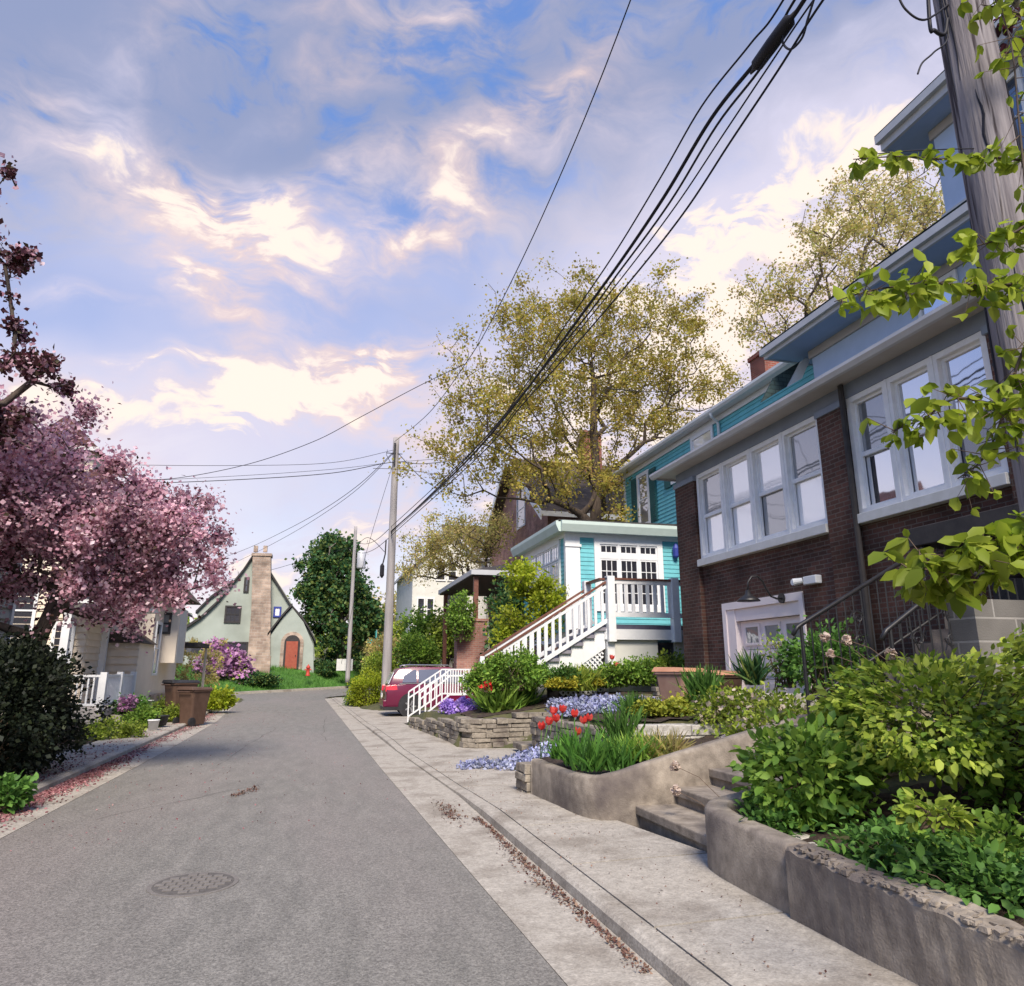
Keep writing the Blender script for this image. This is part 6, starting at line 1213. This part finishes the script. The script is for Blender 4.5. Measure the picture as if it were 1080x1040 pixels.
# lawn, litter, petals
P = []
while len(P) < 15000:
    x, y = random.uniform(-9, 9), random.uniform(46, 57); lx = float(ip(x, [-12, -6, -1.5, 3, 8, 20], [43.5, 46.2, 49.5, 53.5, 58, 70]))
    if y > lx + .5: P.append((x, y, 0))
P = np.array(P); P[:, 2] = hgt(P[:, 0], P[:, 1]); d = unit(np.c_[rng.normal(size=(len(P), 2)) * .5, np.ones(len(P))]) * 3
tag(npmesh('lawn', *leafcloud(P, .22, 'blade', dirs=d, up=0), 'grass'), 'sloping green lawn in front of the sage cottage', 'lawn', kind='stuff')
b = MB(); n = 40
for j in range(n + 1):
    for i in range(n + 1): x = -9 + 20 * i / n; y = 45 + 14 * j / n; lx = float(ip(x, [-12, -6, -1.5, 3, 8, 20], [43.5, 46.2, 49.5, 53.5, 58, 70])); b.v.append((x, max(y, lx + .15), float(hgt(x, max(y, lx + .15))) + .03))
for j in range(n):
    for i in range(n): a = j * (n + 1) + i; b.f.append((a, a + 1, a + n + 2, a + n + 1))
M['turf'] = mat('turf', (.05, .13, .025), (.09, .20, .04), 2., .95, .6, 20., bdist=.05); tag(b.build('turf', 'turf', None, True), kind='structure')
def scatter(name, lb, fn, n, size, m_, tpl='quad'):
    P = np.array([fn() for _ in range(n)]); return tag(npmesh(name, *leafcloud(P, size, tpl, up=1.6), m_), lb, 'litter', kind='stuff')
def leftpet():
    y = random.choice([random.uniform(7, 14), random.gauss(13, 2.2), random.uniform(6, 30)]); y = max(5, y); x = float(xlk(y)) + abs(random.gauss(0, .16)) + .02 if random.random() < .75 else float(xlk(y)) - random.uniform(.1, .9)
    return (x, y, .012 if x > xlk(y) else .09)
scatter('fallen_petals', 'drift of fallen pink petals in the left gutter', leftpet, 11000, .022, 'pinkpetal', 'petal')
def litf():
    y = random.uniform(4.1, 8.5); k_ = .5 + .5 * math.sin(y * 2.1 + 1) ; x = float(xkb(y)) - .04 - abs(random.gauss(0, .055)) * (.6 + .8 * k_); return (x, y, .012)
scatter('leaf_litter', 'brown leaf litter lying along the right gutter', litf, 1500, .024, 'litter')
scatter('leaf_litter', 'small reddish litter patch farther along the right gutter', lambda: (random.gauss(1.62, .06) - .02, random.gauss(8.9, .35), .012), 260, .03, 'litter')
scatter('leaf_litter', 'sparse crumbs of leaf litter over the right footpath', lambda: ((lambda y: (random.uniform(float(xkb(y)) + .1, 2.95), y, float(swz(y)) + .012))(random.uniform(3, 14))), 420, .018, 'litter')
scatter('fallen_petals', 'thin scatter of pink petals over the street', lambda: (random.gauss(-2.2, 1.6), random.uniform(8, 34), .008), 1300, .013, 'pinkpetal', 'petal')
scatter('leaf_litter', 'small reddish smear of crushed leaves in the middle of the street', lambda: ((lambda t: (-.86 + .12 * t + random.gauss(0, .035), 11.0 + .28 * t + random.gauss(0, .09), .008))(random.uniform(-1, 1))), 160, .03, 'litter')
P = np.c_[rng.uniform(-70, 75, 26000), rng.uniform(96, 112, 26000), np.zeros(26000)]; top = 4.2 + 1.6 * np.sin(P[:, 0] * .21) + 1.3 * np.sin(P[:, 0] * .63 + 1) + .8 * np.sin(P[:, 0] * 1.7)
P[:, 2] = 1 + (top + 1.5) * rng.random(26000) ** .8
tag(npmesh('distant_woods', *leafcloud(P, .62, 'quad', up=.2), 'olive'), 'low band of trees closing the view far beyond the cottage', 'woods', kind='stuff')
# potted things by the bins
def pot(lb, px, py, Y, m_, r=.14, h=.26, name='flower_pot'):
    c = atZ(px, py, .09); c = atY(px, py, Y); MBo = MB().lathe((c[0], Y, c[2]), [(r * .75, 0), (r, h), (r * 1.08, h), (r * 1.08, h * .9 + .05), (r * .9, h + .01)], 14).build(name, m_, None, True); return tag(MBo, lb, 'pot')
pot('white bucket standing on the left path beside a black pot', 161, 771, 21.2, 'white'); pot('square black pot right of the white bucket', 169, 765, 22.2, 'binblack', .2, .24); pot('pale green tub by the bay foundation', 152, 752, 24.0, 'greywhite', .22, .35)
mound('flower_clump', 'pink and white flowers before the white porch railing', 134, 742, 22.9, .22, .2, 'lilac', 500, .05)

b = MB(); rr = random.Random(9)
for (x, y, dx_, dy_, n) in ((-2.3, 9.5, .2, .28, 8), (-1.6, 14, .05, .7, 12), (.3, 18, .02, .9, 10), (-2.9, 19.5, .45, .05, 9)):
    P = [(x, y)]
    for i in range(n): P.append((P[-1][0] + dx_ + rr.gauss(0, .06), P[-1][1] + dy_ + rr.gauss(0, .07)))
    for (a0_, a1_), (c0_, c1_) in zip(P[:-1], P[1:]):
        w_ = rr.uniform(.002, .005); L_ = math.hypot(c0_ - a0_, c1_ - a1_) + 1e-6; nx_, ny_ = -(c1_ - a1_) / L_ * w_, (c0_ - a0_) / L_ * w_
        b.add([(a0_ + nx_, a1_ + ny_, .004), (a0_ - nx_, a1_ - ny_, .004), (c0_ - nx_, c1_ - ny_, .004), (c0_ + nx_, c1_ + ny_, .004)], [(0, 1, 2, 3)])
tag(b.build('road_cracks', mat('crack_tar', (.06, .055, .052), (.085, .08, .075), 20., .9)), kind='structure')
